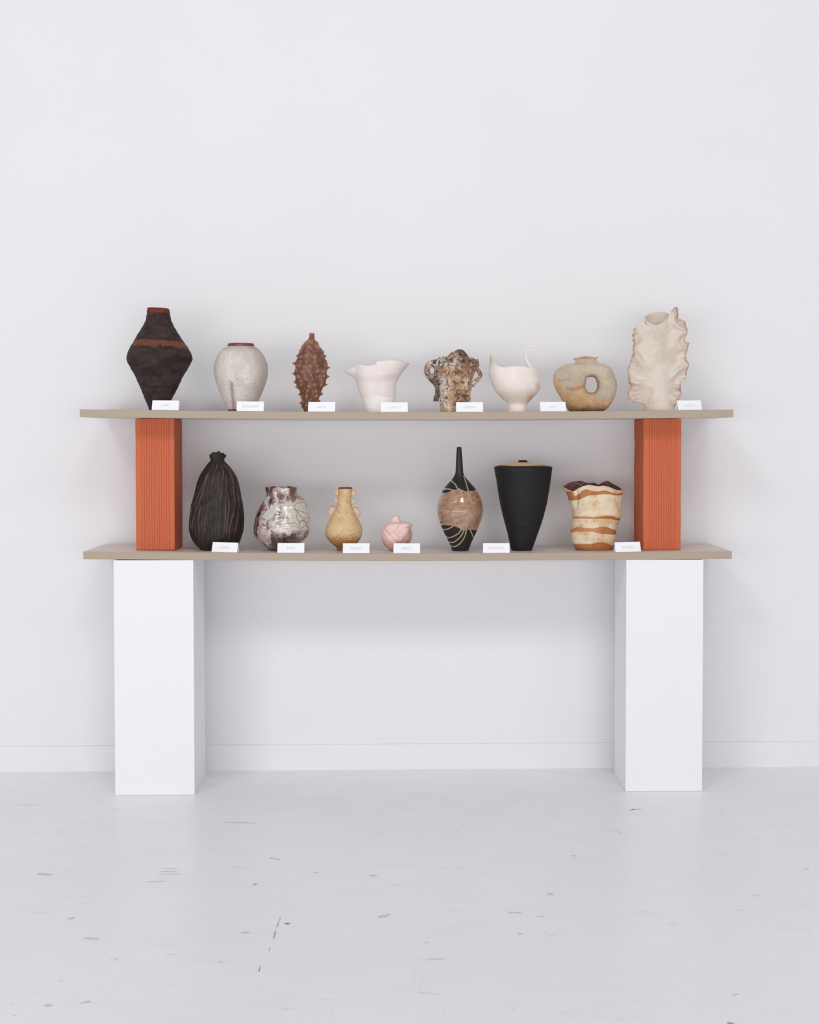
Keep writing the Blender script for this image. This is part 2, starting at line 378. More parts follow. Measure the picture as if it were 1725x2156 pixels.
def lathe(name, fr, rows, m, parent, nt=160, nv=140, depth=1.0, disp=None, color=None, wall=12, inner=60, sm=2, cap_top=False, rimfun=None, tail_r=None):
    y, c, r = profile(fr, rows, nv, sm)
    # inside of the mouth
    if not cap_top:
        k = 10; rt, yt, ct = r[-1], y[-1], c[-1]
        ri = np.concatenate([[rt - wall * .25, rt - wall * .75], np.full(k, max(rt - wall, rt * .3))]); yi = np.concatenate([[yt - wall * .3, yt - wall * .3], yt + np.linspace(0, inner, k)])
        ri[-1] *= .05
        y = np.concatenate([y, yi]); r = np.concatenate([r, ri]); c = np.concatenate([c, np.full(k + 2, ct)])
    n = len(y); th = np.linspace(0, 2 * np.pi, nt, endpoint=False)
    T, Yc = np.meshgrid(th, y); Rr = np.repeat(r[:, None], nt, 1); C = np.repeat(c[:, None], nt, 1)
    idx = np.repeat(np.arange(n)[:, None], nt, 1); outer = (idx < nv)
    if rimfun is not None:
        dr, dy = rimfun(T, Yc, outer); Rr = Rr + dr; Yc = Yc + dy
    if disp is not None:
        U = C + Rr * np.cos(T); D = disp(U, Yc, T, Rr)
        Rr = Rr + D * np.where(outer, 1, 0)
    U = C + Rr * np.cos(T); Dp = -Rr * np.sin(T) * depth
    z = fr.z(Yc)
    if y[0] > fr.cy - 45: z[0, :] = 0
    zb = float(z[0].mean())
    V = np.stack([fr.x(U), Dp * fr.s, z], -1).reshape(-1, 3)
    F = grid_faces(n, nt, False).tolist()
    V = np.concatenate([V, [[fr.x(c[0]), 0, zb], [fr.x(c[-1]), 0, z[-1].mean()]]])
    b, tp = len(V) - 2, len(V) - 1
    F += [[b, (j + 1) % nt, j] for j in range(nt)] + [[tp, (n - 1) * nt + j, (n - 1) * nt + (j + 1) % nt] for j in range(nt)]
    col = None
    if color is not None:
        col = color(U, Yc, T, outer)
        col = np.concatenate([col.reshape(-1, 3), col.reshape(-1, 3)[[0, -1]]])
    return mesh_obj(name, V, F, m, parent, col=col)
def tube(name, fr, path, m, parent, nt=24, n=60, color=None, sm=3):
    P = np.array(path, float); L = np.concatenate([[0], np.cumsum(np.linalg.norm(np.diff(P[:, :2], axis=0), axis=1))])
    t = np.linspace(0, L[-1], n); Q = np.stack([smooth1(np.interp(t, L, P[:, k]), sm) for k in range(P.shape[1])], 1)
    V, F = tube_vf(fr, Q, nt)
    col = color(fr.cx + V[:, 0] / fr.s, fr.cy - V[:, 2] / fr.s) if color else None
    return mesh_obj(name, V, F, m, parent, col=col)
def tube_vf(fr, Q, nt=16):
    """Q rows: x, y, depth, r in crop px (depth positive = away)"""
    P = np.stack([fr.x(Q[:, 0]), Q[:, 2] * fr.s, (fr.cy - Q[:, 1]) * fr.s], 1); r = Q[:, 3] * fr.s
    d = np.gradient(P, axis=0); d /= np.linalg.norm(d, axis=1)[:, None] + 1e-12
    ref = np.array([0, 1.0, 0.02]); a = np.cross(d, ref); a /= np.linalg.norm(a, axis=1)[:, None]; b = np.cross(d, a)
    th = np.linspace(0, 2 * np.pi, nt, endpoint=False)
    V = (P[:, None] + r[:, None, None] * (np.cos(th)[None, :, None] * a[:, None] + np.sin(th)[None, :, None] * b[:, None])).reshape(-1, 3)
    n = len(Q); F = grid_faces(n, nt, False).tolist()
    V = np.concatenate([V, P[:1], P[-1:]]); s, e = len(V) - 2, len(V) - 1
    F += [[s, (j + 1) % nt, j] for j in range(nt)] + [[e, (n - 1) * nt + j, (n - 1) * nt + (j + 1) % nt] for j in range(nt)]
    V[:, 2] = np.maximum(V[:, 2], 0); return V, F
def pkeys(T, keys, sm=4):
    """periodic interpolation of (deg, value) keys over angle"""
    k = sorted(keys); g = np.arange(0, 360, 2.0)
    xs = [a - 360 for a, b in k] + [a for a, b in k] + [a + 360 for a, b in k]; ys = [b for a, b in k] * 3
    v = smooth1(np.interp(g, xs, ys), sm, True)
    return np.interp(np.degrees(T) % 360, np.append(g, 360), np.append(v, v[0]))
def cup(name, fr, rows, rim, m, parent, nt=220, nlow=70, nup=50, depth=1.0, color=None, wall=10, disp=None, sm=3, ksm=3, bulge=.5, floor_frac=.35):
    """lathe-like lower wall whose upper wall bends freely to a keyed rim: rim = [(deg, radius, y)]"""
    y, c, r = profile(fr, rows, nlow, sm); th = np.linspace(0, 2 * np.pi, nt, endpoint=False)
    rr = pkeys(th, [(a, b) for a, b, _ in rim], ksm); ry = pkeys(th, [(a, d) for a, _, d in rim], ksm)
    slope = (r[-1] - r[-6]) / (y[-6] - y[-1] + 1e-6)
    t = np.linspace(0, 1, nup)[1:, None]
    cr = r[-1] + slope * (y[-1] - ry) * bulge; cyy = y[-1] + (ry - y[-1]) * bulge
    Ru = (1 - t) ** 2 * r[-1] + 2 * t * (1 - t) * cr + t ** 2 * rr; Yu = (1 - t) ** 2 * y[-1] + 2 * t * (1 - t) * cyy + t ** 2 * ry
    R = np.concatenate([np.repeat(r[:, None], nt, 1), Ru]); Yy = np.concatenate([np.repeat(y[:, None], nt, 1), Yu])
    C = np.concatenate([c, np.full(nup - 1, c[-1])])
    nO = len(R); T = np.repeat(th[None], nO, 0)
    if disp is not None: R = R + disp(C[:, None] + R * np.cos(T), Yy, T, R)
    # inner wall
    k0 = int(nlow * floor_frac); Ri = R[:k0:-1] - wall; Yi = Yy[:k0:-1].copy(); Ri[0] += wall * .5; Yi[0] -= wall * .3
    Ri[-1] *= .02; Ci = C[:k0:-1]
    R = np.concatenate([R, np.maximum(Ri, 1)]); Yy = np.concatenate([Yy, Yi]); C = np.concatenate([C, Ci]); n = len(R)
    T = np.repeat(th[None], n, 0); U = C[:, None] + R * np.cos(T); outer = np.repeat((np.arange(n) < nO)[:, None], nt, 1)
    z = fr.z(Yy)
    if y[0] > fr.cy - 45: z[0] = 0
    zb = float(z[0].mean())
    V = np.stack([fr.x(U), -R * np.sin(T) * depth * fr.s, z], -1).reshape(-1, 3)
    V = np.concatenate([V, [[fr.x(c[0]), 0, zb], [fr.x(C[-1]), 0, z[-1].mean()]]]); b, tp = len(V) - 2, len(V) - 1
    F = grid_faces(n, nt).tolist() + [[b, (j + 1) % nt, j] for j in range(nt)] + [[tp, (n - 1) * nt + j, (n - 1) * nt + (j + 1) % nt] for j in range(nt)]
    col = None
    if color is not None:
        col = color(U, Yy, T, outer).reshape(-1, 3); col = np.concatenate([col, col[[0, -1]]])
    return mesh_obj(name, V, F, m, parent, col=col)
def remesh(V, F, voxel, smooth=4):
    me = bpy.data.meshes.new('tmp'); me.from_pydata(np.asarray(V).tolist(), [], F); me.update()
    o = bpy.data.objects.new('tmp', me); sc.collection.objects.link(o)
    md = o.modifiers.new('r', 'REMESH'); md.mode = 'VOXEL'; md.voxel_size = voxel
    if smooth: s = o.modifiers.new('s', 'SMOOTH'); s.iterations = smooth; s.factor = .5
    dg = bpy.context.evaluated_depsgraph_get(); dg.update(); r = bpy.data.meshes.new_from_object(o.evaluated_get(dg))
    n = len(r.vertices); P = np.empty(n * 3); r.vertices.foreach_get('co', P); N = np.empty(n * 3); r.vertices.foreach_get('normal', N)
    Fo = [list(p.vertices) for p in r.polygons]
    bpy.data.objects.remove(o); bpy.data.meshes.remove(me); bpy.data.meshes.remove(r)
    return P.reshape(-1, 3), N.reshape(-1, 3), Fo
def merge(parts):
    V, F, o = [], [], 0
    for v, f in parts:
        V.append(np.asarray(v)); F += [[i + o for i in q] for q in f]; o += len(v)
    return np.concatenate(V), F
def cyc(T, k=1): return np.cos(T) * k, np.sin(T) * k

# ================================================================== UPPER SHELF
# --- tall dark vase with orange band
fr = Frame(240, 630, 8.625, 812, 1)
t = thing('diamond_vase', fr.base, 'tall dark brown diamond-shaped vase with rough orange band, leftmost on upper shelf', 'vase')
rows = [(176, 622, 1012), (260, 612, 1025), (380, 597, 1045), (470, 555, 1085), (560, 505, 1135), (650, 445, 1190), (740, 395, 1245), (800, 360, 1290), (880, 315, 1345), (950, 280, 1385), (1010, 258, 1415), (1060, 249, 1427), (1110, 250, 1422), (1180, 280, 1385), (1280, 330, 1330), (1400, 400, 1255), (1500, 440, 1210), (1600, 485, 1165), (1700, 525, 1115), (1830, 575, 1045), (1920, 615, 1005), (2030, 650, 965)]
def col(U, Y, T, outer):
    cx, cy = cyc(T, 3); n1 = fbm(cx * .8, cy * .8, Y * .009, 5, 3); n2 = fbm(cx * 3.5, cy * 3.5, Y * .05, 4, 9); n3 = fbm(cx * 1.6, cy * 1.6, Y * .012, 3, 31)
    base = mix(lin((60, 48, 46)), lin((40, 33, 32)), sstep(-.3, .4, n1)); base = mix(base, lin((92, 62, 50)), sstep(.1, .6, n2) * .35)
    base = mix(base, lin((104, 52, 40)), sstep(.15, .5, n1) * sstep(560, 380, Y) * .6)
    tilt = (U - 812) * .035; e = n2 * 26 + n3 * 55
    b1 = sstep(752, 778, Y - tilt + e * .5) * sstep(890, 858, Y - tilt + e); b2 = sstep(262, 238, Y - tilt * .6 + e * .6)
    org = mix(lin((122, 68, 50)), lin((100, 54, 42)), sstep(-.2, .5, n2)); org2 = mix(lin((116, 56, 46)), lin((98, 44, 38)), sstep(-.3, .3, n3))
    base = mix(base, org, b1 * .92); base = mix(base, org2, b2)
    base = mix(base, lin((84, 70, 66)), sstep(.35, .5, fbm(cx, cy, Y * .02, 3, 77)) * .3)
    return base
lathe('body', fr, rows, mat('dark_stoneware', None, .8, noise=.22, nscale=260, bump=.35, bscale=260, spec=.25), t, color=col,
      disp=lambda U, Y, T, R: 5 * fbm(np.cos(T) * .8, np.sin(T) * .8, Y * .008, 3, 5) + 2.2 * np.sin(Y * .06 + 1.2 * np.sin(T)) + 1.6 * fbm(np.cos(T) * 2, np.sin(T) * 2, Y * .05, 2, 6), rimfun=lambda T, Y, o: (0 * T, (np.cos(T) * 8) * sstep(420, 176, Y)))

# --- speckled grey jar
fr = Frame(420, 700, 8.625, 760, 1)
t = thing('speckled_jar', fr.base, 'round pale grey jar with dark speckles and a dark red collar', 'vase')
rows = [(262, 500, 1012), (275, 478, 1040), (300, 440, 1078), (340, 398, 1115), (400, 352, 1163), (480, 313, 1202), (560, 285, 1235), (640, 272, 1247), (720, 273, 1247), (800, 283, 1240), (880, 303, 1220), (960, 325, 1195), (1040, 350, 1165), (1120, 385, 1130), (1200, 415, 1095), (1260, 440, 1072), (1330, 475, 1040), (1395, 512, 1005), (1405, 518, 1000), (1440, 528, 990)]
def col(U, Y, T, outer):
    cx, cy = cyc(T, 3); n = fbm(cx, cy, Y * .006, 4, 12); n2 = fbm(cx * 5, cy * 5, Y * .03, 3, 8)
    c = mix(lin((218, 210, 204)), lin((196, 184, 174)), sstep(-.3, .4, n) * .6)
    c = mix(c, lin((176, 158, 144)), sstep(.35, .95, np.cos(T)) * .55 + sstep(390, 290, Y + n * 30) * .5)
    d = np.abs(U - (645 + (Y - 1100) * .03)) / 42.0
    c = mix(c, lin((142, 122, 116)), sstep(1.1, .3, d + n2 * .4) * sstep(880, 960, Y) * sstep(0, .2, np.sin(T)) * .75)
    c = mix(c, lin((215, 212, 212)), sstep(1, .2, np.hypot((U - 640) / 60, (Y - 840) / 45) + n2 * .3) * (np.sin(T) > 0) * .6)
    return mix(c, lin((100, 62, 55)), sstep(1396, 1404, Y))
lathe('body', fr, rows, mat('speckled_glaze', None, .55, noise=.06, nscale=120, bump=.25, bscale=250, speck=[(330, .50, (160, 146, 136), .6), (230, .42, (122, 110, 104), .7), (150, .33, (76, 68, 66), .85)]), t, color=col, cap_top=True,
      disp=lambda U, Y, T, R: 2.2 * fbm(np.cos(T) * 2, np.sin(T) * 2, Y * .01, 3, 4) + 5 * np.exp(-((U - 585) / 18) ** 2) * sstep(900, 1000, Y) * (np.sin(T) > 0))
rows = [(212, 526, 996), (222, 522, 1000), (250, 521, 1001), (274, 524, 998)]
def col(U, Y, T, outer):
    n = fbm(np.cos(T) * 4, np.sin(T) * 4, Y * .02, 3, 2); return mix(lin((140, 66, 72)), lin((112, 48, 54)), sstep(-.3, .3, n))
lathe('collar', fr, rows, mat('red_glaze', None, .4), t, nv=16, color=col, wall=28, inner=48, sm=1)['label'] = 'dark red collar'

# --- spiky brown bottle
fr = Frame(590, 680, 10.78, 705, 1)
t = thing('spiked_bottle', fr.base, 'brown bottle covered in blunt thorns with a narrow neck', 'vase')
rows = [(300, 674, 780), (340, 672, 778), (380, 655, 795), (430, 600, 835), (500, 545, 875), (600, 480, 945), (700, 425, 990), (800, 390, 1020), (900, 365, 1045), (1000, 350, 1062), (1100, 345, 1068), (1200, 348, 1060), (1300, 358, 1045), (1400, 388, 1010), (1500, 430, 965), (1600, 462, 925), (1700, 492, 885), (1800, 505, 858), (1900, 522, 835), (2030, 540, 812)]
rng = np.random.RandomState(7)
SP = []
for (x, y) in [(600, 408), (535, 470), (440, 620), (358, 740), (285, 915), (270, 1145), (298, 1340), (345, 1455), (405, 1620), (450, 1815), (490, 1905)]: SP.append((math.pi, y, x))
for (x, y) in [(865, 435), (960, 590), (1000, 650), (1058, 752), (1072, 850), (1085, 920), (1140, 1005), (1132, 1210), (1078, 1400), (1005, 1610), (925, 1765), (850, 1900)]: SP.append((0.0, y, x))
yy_, cc_, rr_ = profile(fr, rows, 200)
o_ = np.argsort(yy_); prof_r = lambda y: np.interp(y, yy_[o_], rr_[o_]); prof_c = lambda y: np.interp(y, yy_[o_], cc_[o_])
SPK = [(th, y, abs(x - prof_c(y)) - prof_r(y), 42) for th, y, x in SP]
row = 0
for y in np.arange(430, 1960, 112):
    R0 = prof_r(y); cnt = max(6, int(2 * math.pi * R0 / 165)); row += 1
    for i in range(cnt):
        th = 2 * math.pi * (i + .5 * (row % 2)) / cnt + rng.uniform(-.12, .12)
        if abs(math.cos(th)) > .93 : continue
        SPK.append((th, y + rng.uniform(-22, 22), rng.uniform(20, 46), rng.uniform(44, 60)))
def spikes(U, Y, T, R):
    D = 26 * fbm(np.cos(T) * 3, np.sin(T) * 3, Y * .010, 4, 6)
    for th, y, h, w in SPK:
        da = np.abs((T - th + np.pi) % (2 * np.pi) - np.pi) * np.maximum(prof_r(y), 40); q = np.sqrt(da ** 2 + (Y - y - 6) ** 2) / w
        D = np.maximum(D, h * np.clip(1 - q / 1.75, 0, 1) ** 1.6 + 9 * np.exp(-q * q)) if False else D + h * (np.exp(-(q * 1.15) ** 2) * .55 + .45 * np.clip(1 - q * .9, 0, 1))
    return D
def col(U, Y, T, outer):
    cx, cy = cyc(T, 3); s = spikes(U, Y, T, None); n = fbm(cx * 2, cy * 2, Y * .012, 4, 14); n2 = fbm(cx * 7, cy * 7, Y * .04, 3, 15)
    c = mix(lin((102, 62, 44)), lin((150, 102, 80)), sstep(-8, 34, s)); c = mix(c, lin((184, 136, 106)), sstep(.0, .4, n2) * sstep(6, 36, s) * .6); c = mix(c, lin((92, 52, 34)), sstep(.05, .4, -n) * .5)
    c = mix(c, lin((112, 52, 44)), sstep(46, 80, s) * .5); c = mix(c, lin((190, 150, 112)), sstep(620, 440, Y) * sstep(-.1, .4, n2) * .6)
    return mix(c, lin((140, 72, 56)), sstep(400, 360, Y) * .8)
m_sp = mat('brown_glaze', None, .38, noise=.25, nscale=160, bump=.3, bscale=180)
lathe('body', fr, rows, m_sp, t, nt=300, nv=300, depth=.95, disp=spikes, color=col, cap_top=True)
lathe('neck', fr, [(242, 676, 778), (250, 666, 788), (275, 666, 788), (300, 675, 780), (340, 678, 772), (400, 660, 792)], mat('neck_glaze', (150, 84, 68), .5, noise=.2, nscale=120, bump=.2), t, nv=24, nt=60, wall=22, inner=40, sm=1)

# --- blush bowl with torn rim
fr = Frame(710, 730, 9.583, 885, 1)
t = thing('torn_rim_bowl', fr.base, 'blush white bowl with torn flaring rim, pointed tip at left', 'bowl')
rows = [(690, 398, 1225), (740, 408, 1200), (800, 420, 1192), (880, 440, 1190), (960, 470, 1190), (1010, 490, 1188), (1030, 506, 1186), (1080, 520, 1186), (1160, 540, 1182), (1240, 562, 1172), (1290, 585, 1160), (1330, 605, 1150)]
CX = (398 + 1225) / 2
rim = [(0, 650, 355), (12, 660, 345), (25, 640, 330), (45, 560, 300), (62, 470, 300), (76, 440, 310), (88, 420, 318), (96, 400, 385), (110, 400, 398), (125, 425, 392), (142, 446, 380), (152, 456, 398), (160, 474, 432), (168, 566, 470), (176, 662, 505), (183, 674, 508), (190, 600, 470), (202, 520, 410), (216, 470, 335), (235, 420, 322), (250, 380, 395), (270, 380, 400), (285, 380, 380), (296, 400, 300), (302, 420, 245), (315, 470, 226), (330, 540, 250), (345, 610, 290)]
def col(U, Y, T, outer):
    cx, cy = cyc(T, 2); n = fbm(cx, cy, Y * .004, 3, 21)
    line = curve(U, [(400, 1030), (490, 1012), (640, 965), (740, 950), (830, 975), (930, 1010), (1100, 1005), (1250, 990)])
    return mix(mix(lin((233, 224, 220)), lin((228, 214, 210)), sstep(-.2, .5, n) * .7), mix(lin((238, 232, 227)), lin((239, 234, 225)), sstep(0, .4, n)), sstep(-6, 10, Y - line))
def dsp(U, Y, T, R):
    n = fbm(np.cos(T) * 1.2, np.sin(T) * 1.2, Y * .0035, 2, 40)
    line = curve(U, [(400, 1030), (490, 1012), (640, 965), (740, 950), (830, 975), (930, 1010), (1100, 1005), (1250, 990)])
    s = sstep(-8, 8, line - Y) * 7
    lobe = 26 * np.exp(-((Y - 600) / 110) ** 2) * np.exp(-((U - 620) / 190) ** 2) - 34 * np.exp(-((Y - 690) / 70) ** 2) * np.exp(-((U - 1080) / 140) ** 2) + 26 * np.exp(-((Y - 560) / 60) ** 2) * np.exp(-((U - 980) / 180) ** 2)
    return 14 * n + s + lobe * (np.sin(T) > 0) * np.clip(np.sin(T) * 2, 0, 1)
cup('body', fr, rows, rim, mat('blush_porcelain', None, .6, noise=.015, nscale=30, bump=.06, spec=.3), t, depth=.85, color=col, disp=dsp, wall=12, ksm=1, bulge=.45)

# --- coral textured vase
fr = Frame(870, 720, 10.147, 890, 1)
t = thing('coral_vase', fr.base, 'brown and white coral-like vase with squiggle relief and looping handles', 'vase')
trunk_rows = [(350, 860, 1180), (380, 760, 1300), (430, 700, 1370), (480, 640, 1390), (540, 560, 1370), (640, 500, 1330), (720, 500, 1290), (800, 510, 1265), (900, 530, 1255), (1000, 548, 1245), (1100, 572, 1232), (1250, 572, 1222), (1400, 572, 1212), (1540, 578, 1208)]
y_, c_, r_ = profile(fr, trunk_rows, 60); th = np.linspace(0, 2 * np.pi, 64, endpoint=False)
V0 = np.stack([fr.x(c_[:, None] + r_[:, None] * np.cos(th)), -r_[:, None] * np.sin(th) * .8 * fr.s, np.repeat(fr.z(y_)[:, None], 64, 1)], -1).reshape(-1, 3)
V0 = np.concatenate([V0, [[fr.x(c_[0]), 0, 0], [fr.x(c_[-1]), 0, float(fr.z(y_[-1]))]]]); nn = len(y_)
F0 = grid_faces(nn, 64).tolist() + [[len(V0) - 2, (j + 1) % 64, j] for j in range(64)] + [[len(V0) - 1, (nn - 1) * 64 + j, (nn - 1) * 64 + (j + 1) % 64] for j in range(64)]
parts = [(V0, F0)]
def limb(path, n=40):
    P = np.array(path, float); L = np.concatenate([[0], np.cumsum(np.linalg.norm(np.diff(P[:, :3], axis=0), axis=1))]); tt = np.linspace(0, L[-1], n)
    Q = np.stack([smooth1(np.interp(tt, L, P[:, k]), 2) for k in range(4)], 1); v, f = tube_vf(fr, Q, 14); parts.append((v, f))
ang = np.linspace(0, 2 * np.pi, 26)
limb([(402 + 108 * math.cos(a), 612 + 138 * math.sin(a), -30, 58) for a in ang])                       # left loop
limb([(300, 560, 0, 60), (340, 470, 0, 62), (440, 440, 0, 62), (540, 420, 0, 60), (640, 385, 0, 55), (760, 360, 0, 60)])
limb([(600 + 85 * math.cos(a), 515 + 105 * math.sin(a), -260 + 30 * math.cos(a), 42) for a in ang])      # curled ear
limb([(330, 730, 0, 60), (430, 830, 0, 62), (500, 880, 0, 70), (530, 1000, -40, 52), (520, 1120, -40, 48), (495, 1200, -40, 58), (490, 1265, -40, 52)])
limb([(1330, 400, 0, 62), (1375, 470, 0, 42), (1365, 560, 0, 38), (1405, 635, 0, 44), (1455, 700, 0, 38), (1400, 780, 0, 42), (1310, 860, 0, 48), (1245, 930, 0, 60)])
limb([(560, 400, 60, 62), (640, 385, 60, 58), (730, 380, 40, 60), (800, 335, 30, 62), (840, 278, 20, 60), (890, 262, 10, 50)])
limb([(890, 400, 0, 60), (910, 310, 0, 62), (935, 245, 0, 66), (990, 228, 0, 64), (1050, 240, 0, 62), (1100, 300, 0, 58), (1165, 375, 0, 58), (1265, 400, 0, 58), (1340, 450, 0, 62)])
limb([(930, 330, -70, 40), (1000, 360, -120, 46), (1080, 380, -120, 46), (1130, 440, -140, 44)])
limb([(760, 400, -120, 46), (840, 370, -140, 48), (900, 420, -150, 48), (960, 430, -150, 44)])
limb([(730, 420, -230, 40), (800, 480, -300, 36), (880, 500, -320, 34), (960, 470, -320, 36), (1010, 530, -320, 34), (1000, 640, -310, 30)])
limb([(1050, 340, -200, 45), (1000, 400, -240, 42), (930, 420, -260, 42)])
limb([(1180, 430, -200, 50), (1230, 480, -200, 48), (1220, 600, -220, 36), (1160, 760, -230, 34), (1120, 900, -240, 34), (1150, 1080, -220, 34), (1180, 1240, -190, 34)])
limb([(700, 560, -330, 30), (740, 620, -335, 32), (700, 700, -330, 30), (640, 720, -310, 34)])
limb([(620, 420, -180, 50), (690, 470, -250, 45), (700, 560, -290, 40), (640, 620, -300, 34)])
V0, F0 = merge(parts)
P, N, F = remesh(V0, F0, .00105, 4)
u = P[:, 0] / fr.s + fr.cx; v = fr.cy - P[:, 2] / fr.s; d = P[:, 1] / fr.s
wn1 = vnoise(u * .006, v * .006, d * .006, 51); wn2 = vnoise(u * .006 + 9, v * .006, d * .006, 52)
f1 = vnoise(u * .0135 + wn1 * 1.6, v * .0135 + wn2 * 1.6, d * .0135, 55); f2 = vnoise(u * .013 + 5, v * .013 + wn1, d * .013, 57)
worm = np.exp(-(f1 / .11) ** 2) * sstep(-.55, -.1, f2); rough = fbm(u * .03, v * .03, d * .03, 3, 61)
halo = np.exp(-((np.abs(f1) - .3) / .12) ** 2)
top = sstep(660, 420, v); left = sstep(700, 450, u)
P2 = P - N * (worm * 15 - halo * 9 - rough * 3.5)[:, None] * fr.s
P2[:, 2] = np.maximum(P2[:, 2], 0)
big = fbm(u * .0045, v * .0045, d * .0045, 3, 71)
c = mix(np.tile(lin((190, 156, 124)), (len(u), 1)), lin((218, 206, 196)), sstep(-.02, .28, big) * .85)
c = mix(c, lin((152, 116, 84)), sstep(.05, .35, rough) * .6)
c = mix(c, lin((196, 178, 174)), np.clip(top * .5 + left, 0, 1) * .5)
c = mix(c, lin((110, 78, 58)), sstep(0.02, .35, -big) * (.4 + .5 * top))
c = mix(c, lin((78, 50, 36)), worm * .9)
sp2 = vnoise(u * .016 + wn1, v * .016, d * .016, 81); c = mix(c, lin((66, 44, 38)), sstep(-.05, .25, sp2) * np.clip(top * .85 + left * .45, 0, 1) * .9)
c = mix(c, lin((108, 50, 56)), sstep(1330, 1400, u) * .75 * sstep(-.4, .1, rough))
c = mix(c, lin((74, 62, 56)), sstep(590, 540, u) * sstep(740, 840, v) * .85)
mesh_obj('body', P2, F, mat('coral_glaze', None, .38, noise=.12, nscale=150, bump=.2, bscale=200), t, col=c)

# --- horned white bowl
fr = Frame(1010, 710, 9.08, 725, 1)
t = thing('horned_bowl', fr.base, 'white footed bowl with pointed horn at left and hooked curl at right', 'bowl')
rows = [(690, 172, 1118), (720, 177, 1128), (780, 192, 1148), (850, 213, 1162), (930, 245, 1164), (990, 275, 1150), (1050, 312, 1118), (1100, 355, 1078), (1150, 402, 1032), (1200, 460, 980), (1250, 515, 935), (1275, 540, 912), (1310, 546, 904), (1370, 545, 900), (1450, 548, 896)]
rim = [(0, 445, 604), (30, 455, 604), (60, 440, 590), (85, 430, 576), (105, 435, 586), (120, 450, 600), (130, 462, 575), (139, 466, 552), (147, 466, 510), (156, 458, 430), (163, 450, 385), (171, 442, 350), (180, 438, 332), (189, 442, 350), (197, 450, 385), (204, 458, 430), (213, 466, 510), (221, 466, 552), (230, 462, 575), (240, 450, 600), (270, 440, 600), (300, 440, 600), (330, 450, 600)]
def colh(U, Y):
    n = fbm(U * .004, Y * .004, U * 0, 3, 5)
    c = mix(np.broadcast_to(lin((238, 229, 222)), U.shape + (3,)).copy(), lin((232, 220, 210)), sstep(-.2, .4, n) * .6)
    c = mix(c, lin((208, 190, 172)), sstep(980, 1180, Y + n * 60) * sstep(1330, 1200, Y) * .55)
    c = mix(c, lin((188, 160, 138)), sstep(1, .2, np.hypot((U - 960) / 110, (Y - 1180) / 110)) * .6)
    c = mix(c, lin((238, 190, 150)), sstep(1, .1, np.hypot((U - 1092) / 85, (Y - 940) / 110)) * .8)
    return mix(c, lin((208, 186, 166)), sstep(300, 200, U) * sstep(620, 420, Y) * .8)
m_wh = mat('white_porcelain', None, .6, noise=.02, nscale=40, bump=.08, bscale=120, spec=.3)
cup('body', fr, rows, rim, m_wh, t, nt=360, nup=70, depth=.95, color=lambda U, Y, T, o: colh(U, Y), wall=9, ksm=1, bulge=.5)
tube('curl', fr, [(1030, 740, 60, 70), (1010, 650, 25, 76), (970, 580, 0, 62), (918, 495, 0, 38), (886, 400, 0, 24), (884, 310, 0, 21), (905, 240, 0, 19), (950, 190, 0, 17), (1010, 166, 0, 16), (1062, 182, 0, 14), (1092, 212, 0, 9), (1106, 232, 0, 2)], m_wh, t, color=colh)

# --- ring vase with a hole
fr = Frame(1130, 730, 9.08, 950, 1)
t = thing('ring_vase', fr.base, 'grey green and tan vase pierced by an oval hole', 'vase')
OUT = [(320, 600), (325, 520), (360, 460), (430, 400), (540, 350), (680, 325), (800, 318), (950, 316), (1100, 318), (1260, 335), (1410, 400), (1455, 480), (1500, 590), (1532, 700), (1530, 800), (1500, 930), (1430, 1080), (1350, 1185), (1270, 1240), (950, 1245), (630, 1240), (575, 1160), (500, 1040), (430, 920), (370, 830), (330, 720)]
INN = [(938, 700), (942, 650), (962, 592), (1000, 580), (1040, 578), (1090, 584), (1125, 610), (1142, 660), (1158, 740), (1142, 820), (1092, 872), (1040, 878), (985, 866), (942, 800)]
hx, hy = 1045, 725
def polar(pts, phi):
    a = np.array([math.atan2(y - hy, x - hx) for x, y in pts]); r = np.array([math.hypot(x - hx, y - hy) for x, y in pts]); o = np.argsort(a); a, r = a[o], r[o]
    a = np.concatenate([a - 2 * np.pi, a, a + 2 * np.pi]); r = np.tile(r, 3); return np.interp(phi, a, r)
nphi, nps = 240, 90
phi = np.linspace(-np.pi, np.pi, nphi, endpoint=False); ro = smooth1(polar(OUT, phi), 4, True); ri = smooth1(polar(INN, phi), 4, True)
ps = np.linspace(0, 2 * np.pi, nps, endpoint=False)
A = (ro - ri) / 2; M = (ro + ri) / 2; Bd = np.minimum(A * .95, 215) + 15
cp, sp_ = np.cos(ps), np.sin(ps); ex = .82
Rr = M[:, None] + A[:, None] * np.sign(cp) * np.abs(cp) ** ex; Dd = -Bd[:, None] * np.sign(sp_) * np.abs(sp_) ** ex
U = hx + Rr * np.cos(phi)[:, None]; Yv = hy + Rr * np.sin(phi)[:, None]
nz_ = fbm(U * .006, Yv * .006, Dd * .006, 3, 19); crease = polydist(U, Yv, [(1000, 720), (930, 745), (870, 775), (780, 810), (640, 835), (560, 815)])
Dd = Dd * (1 + .06 * nz_ - .16 * np.exp(-(crease / 28) ** 2) * (sp_[None, :] > 0))
V = np.stack([fr.x(U), Dd * fr.s, np.maximum((fr.cy - Yv) * fr.s, 0)], -1).reshape(-1, 3)
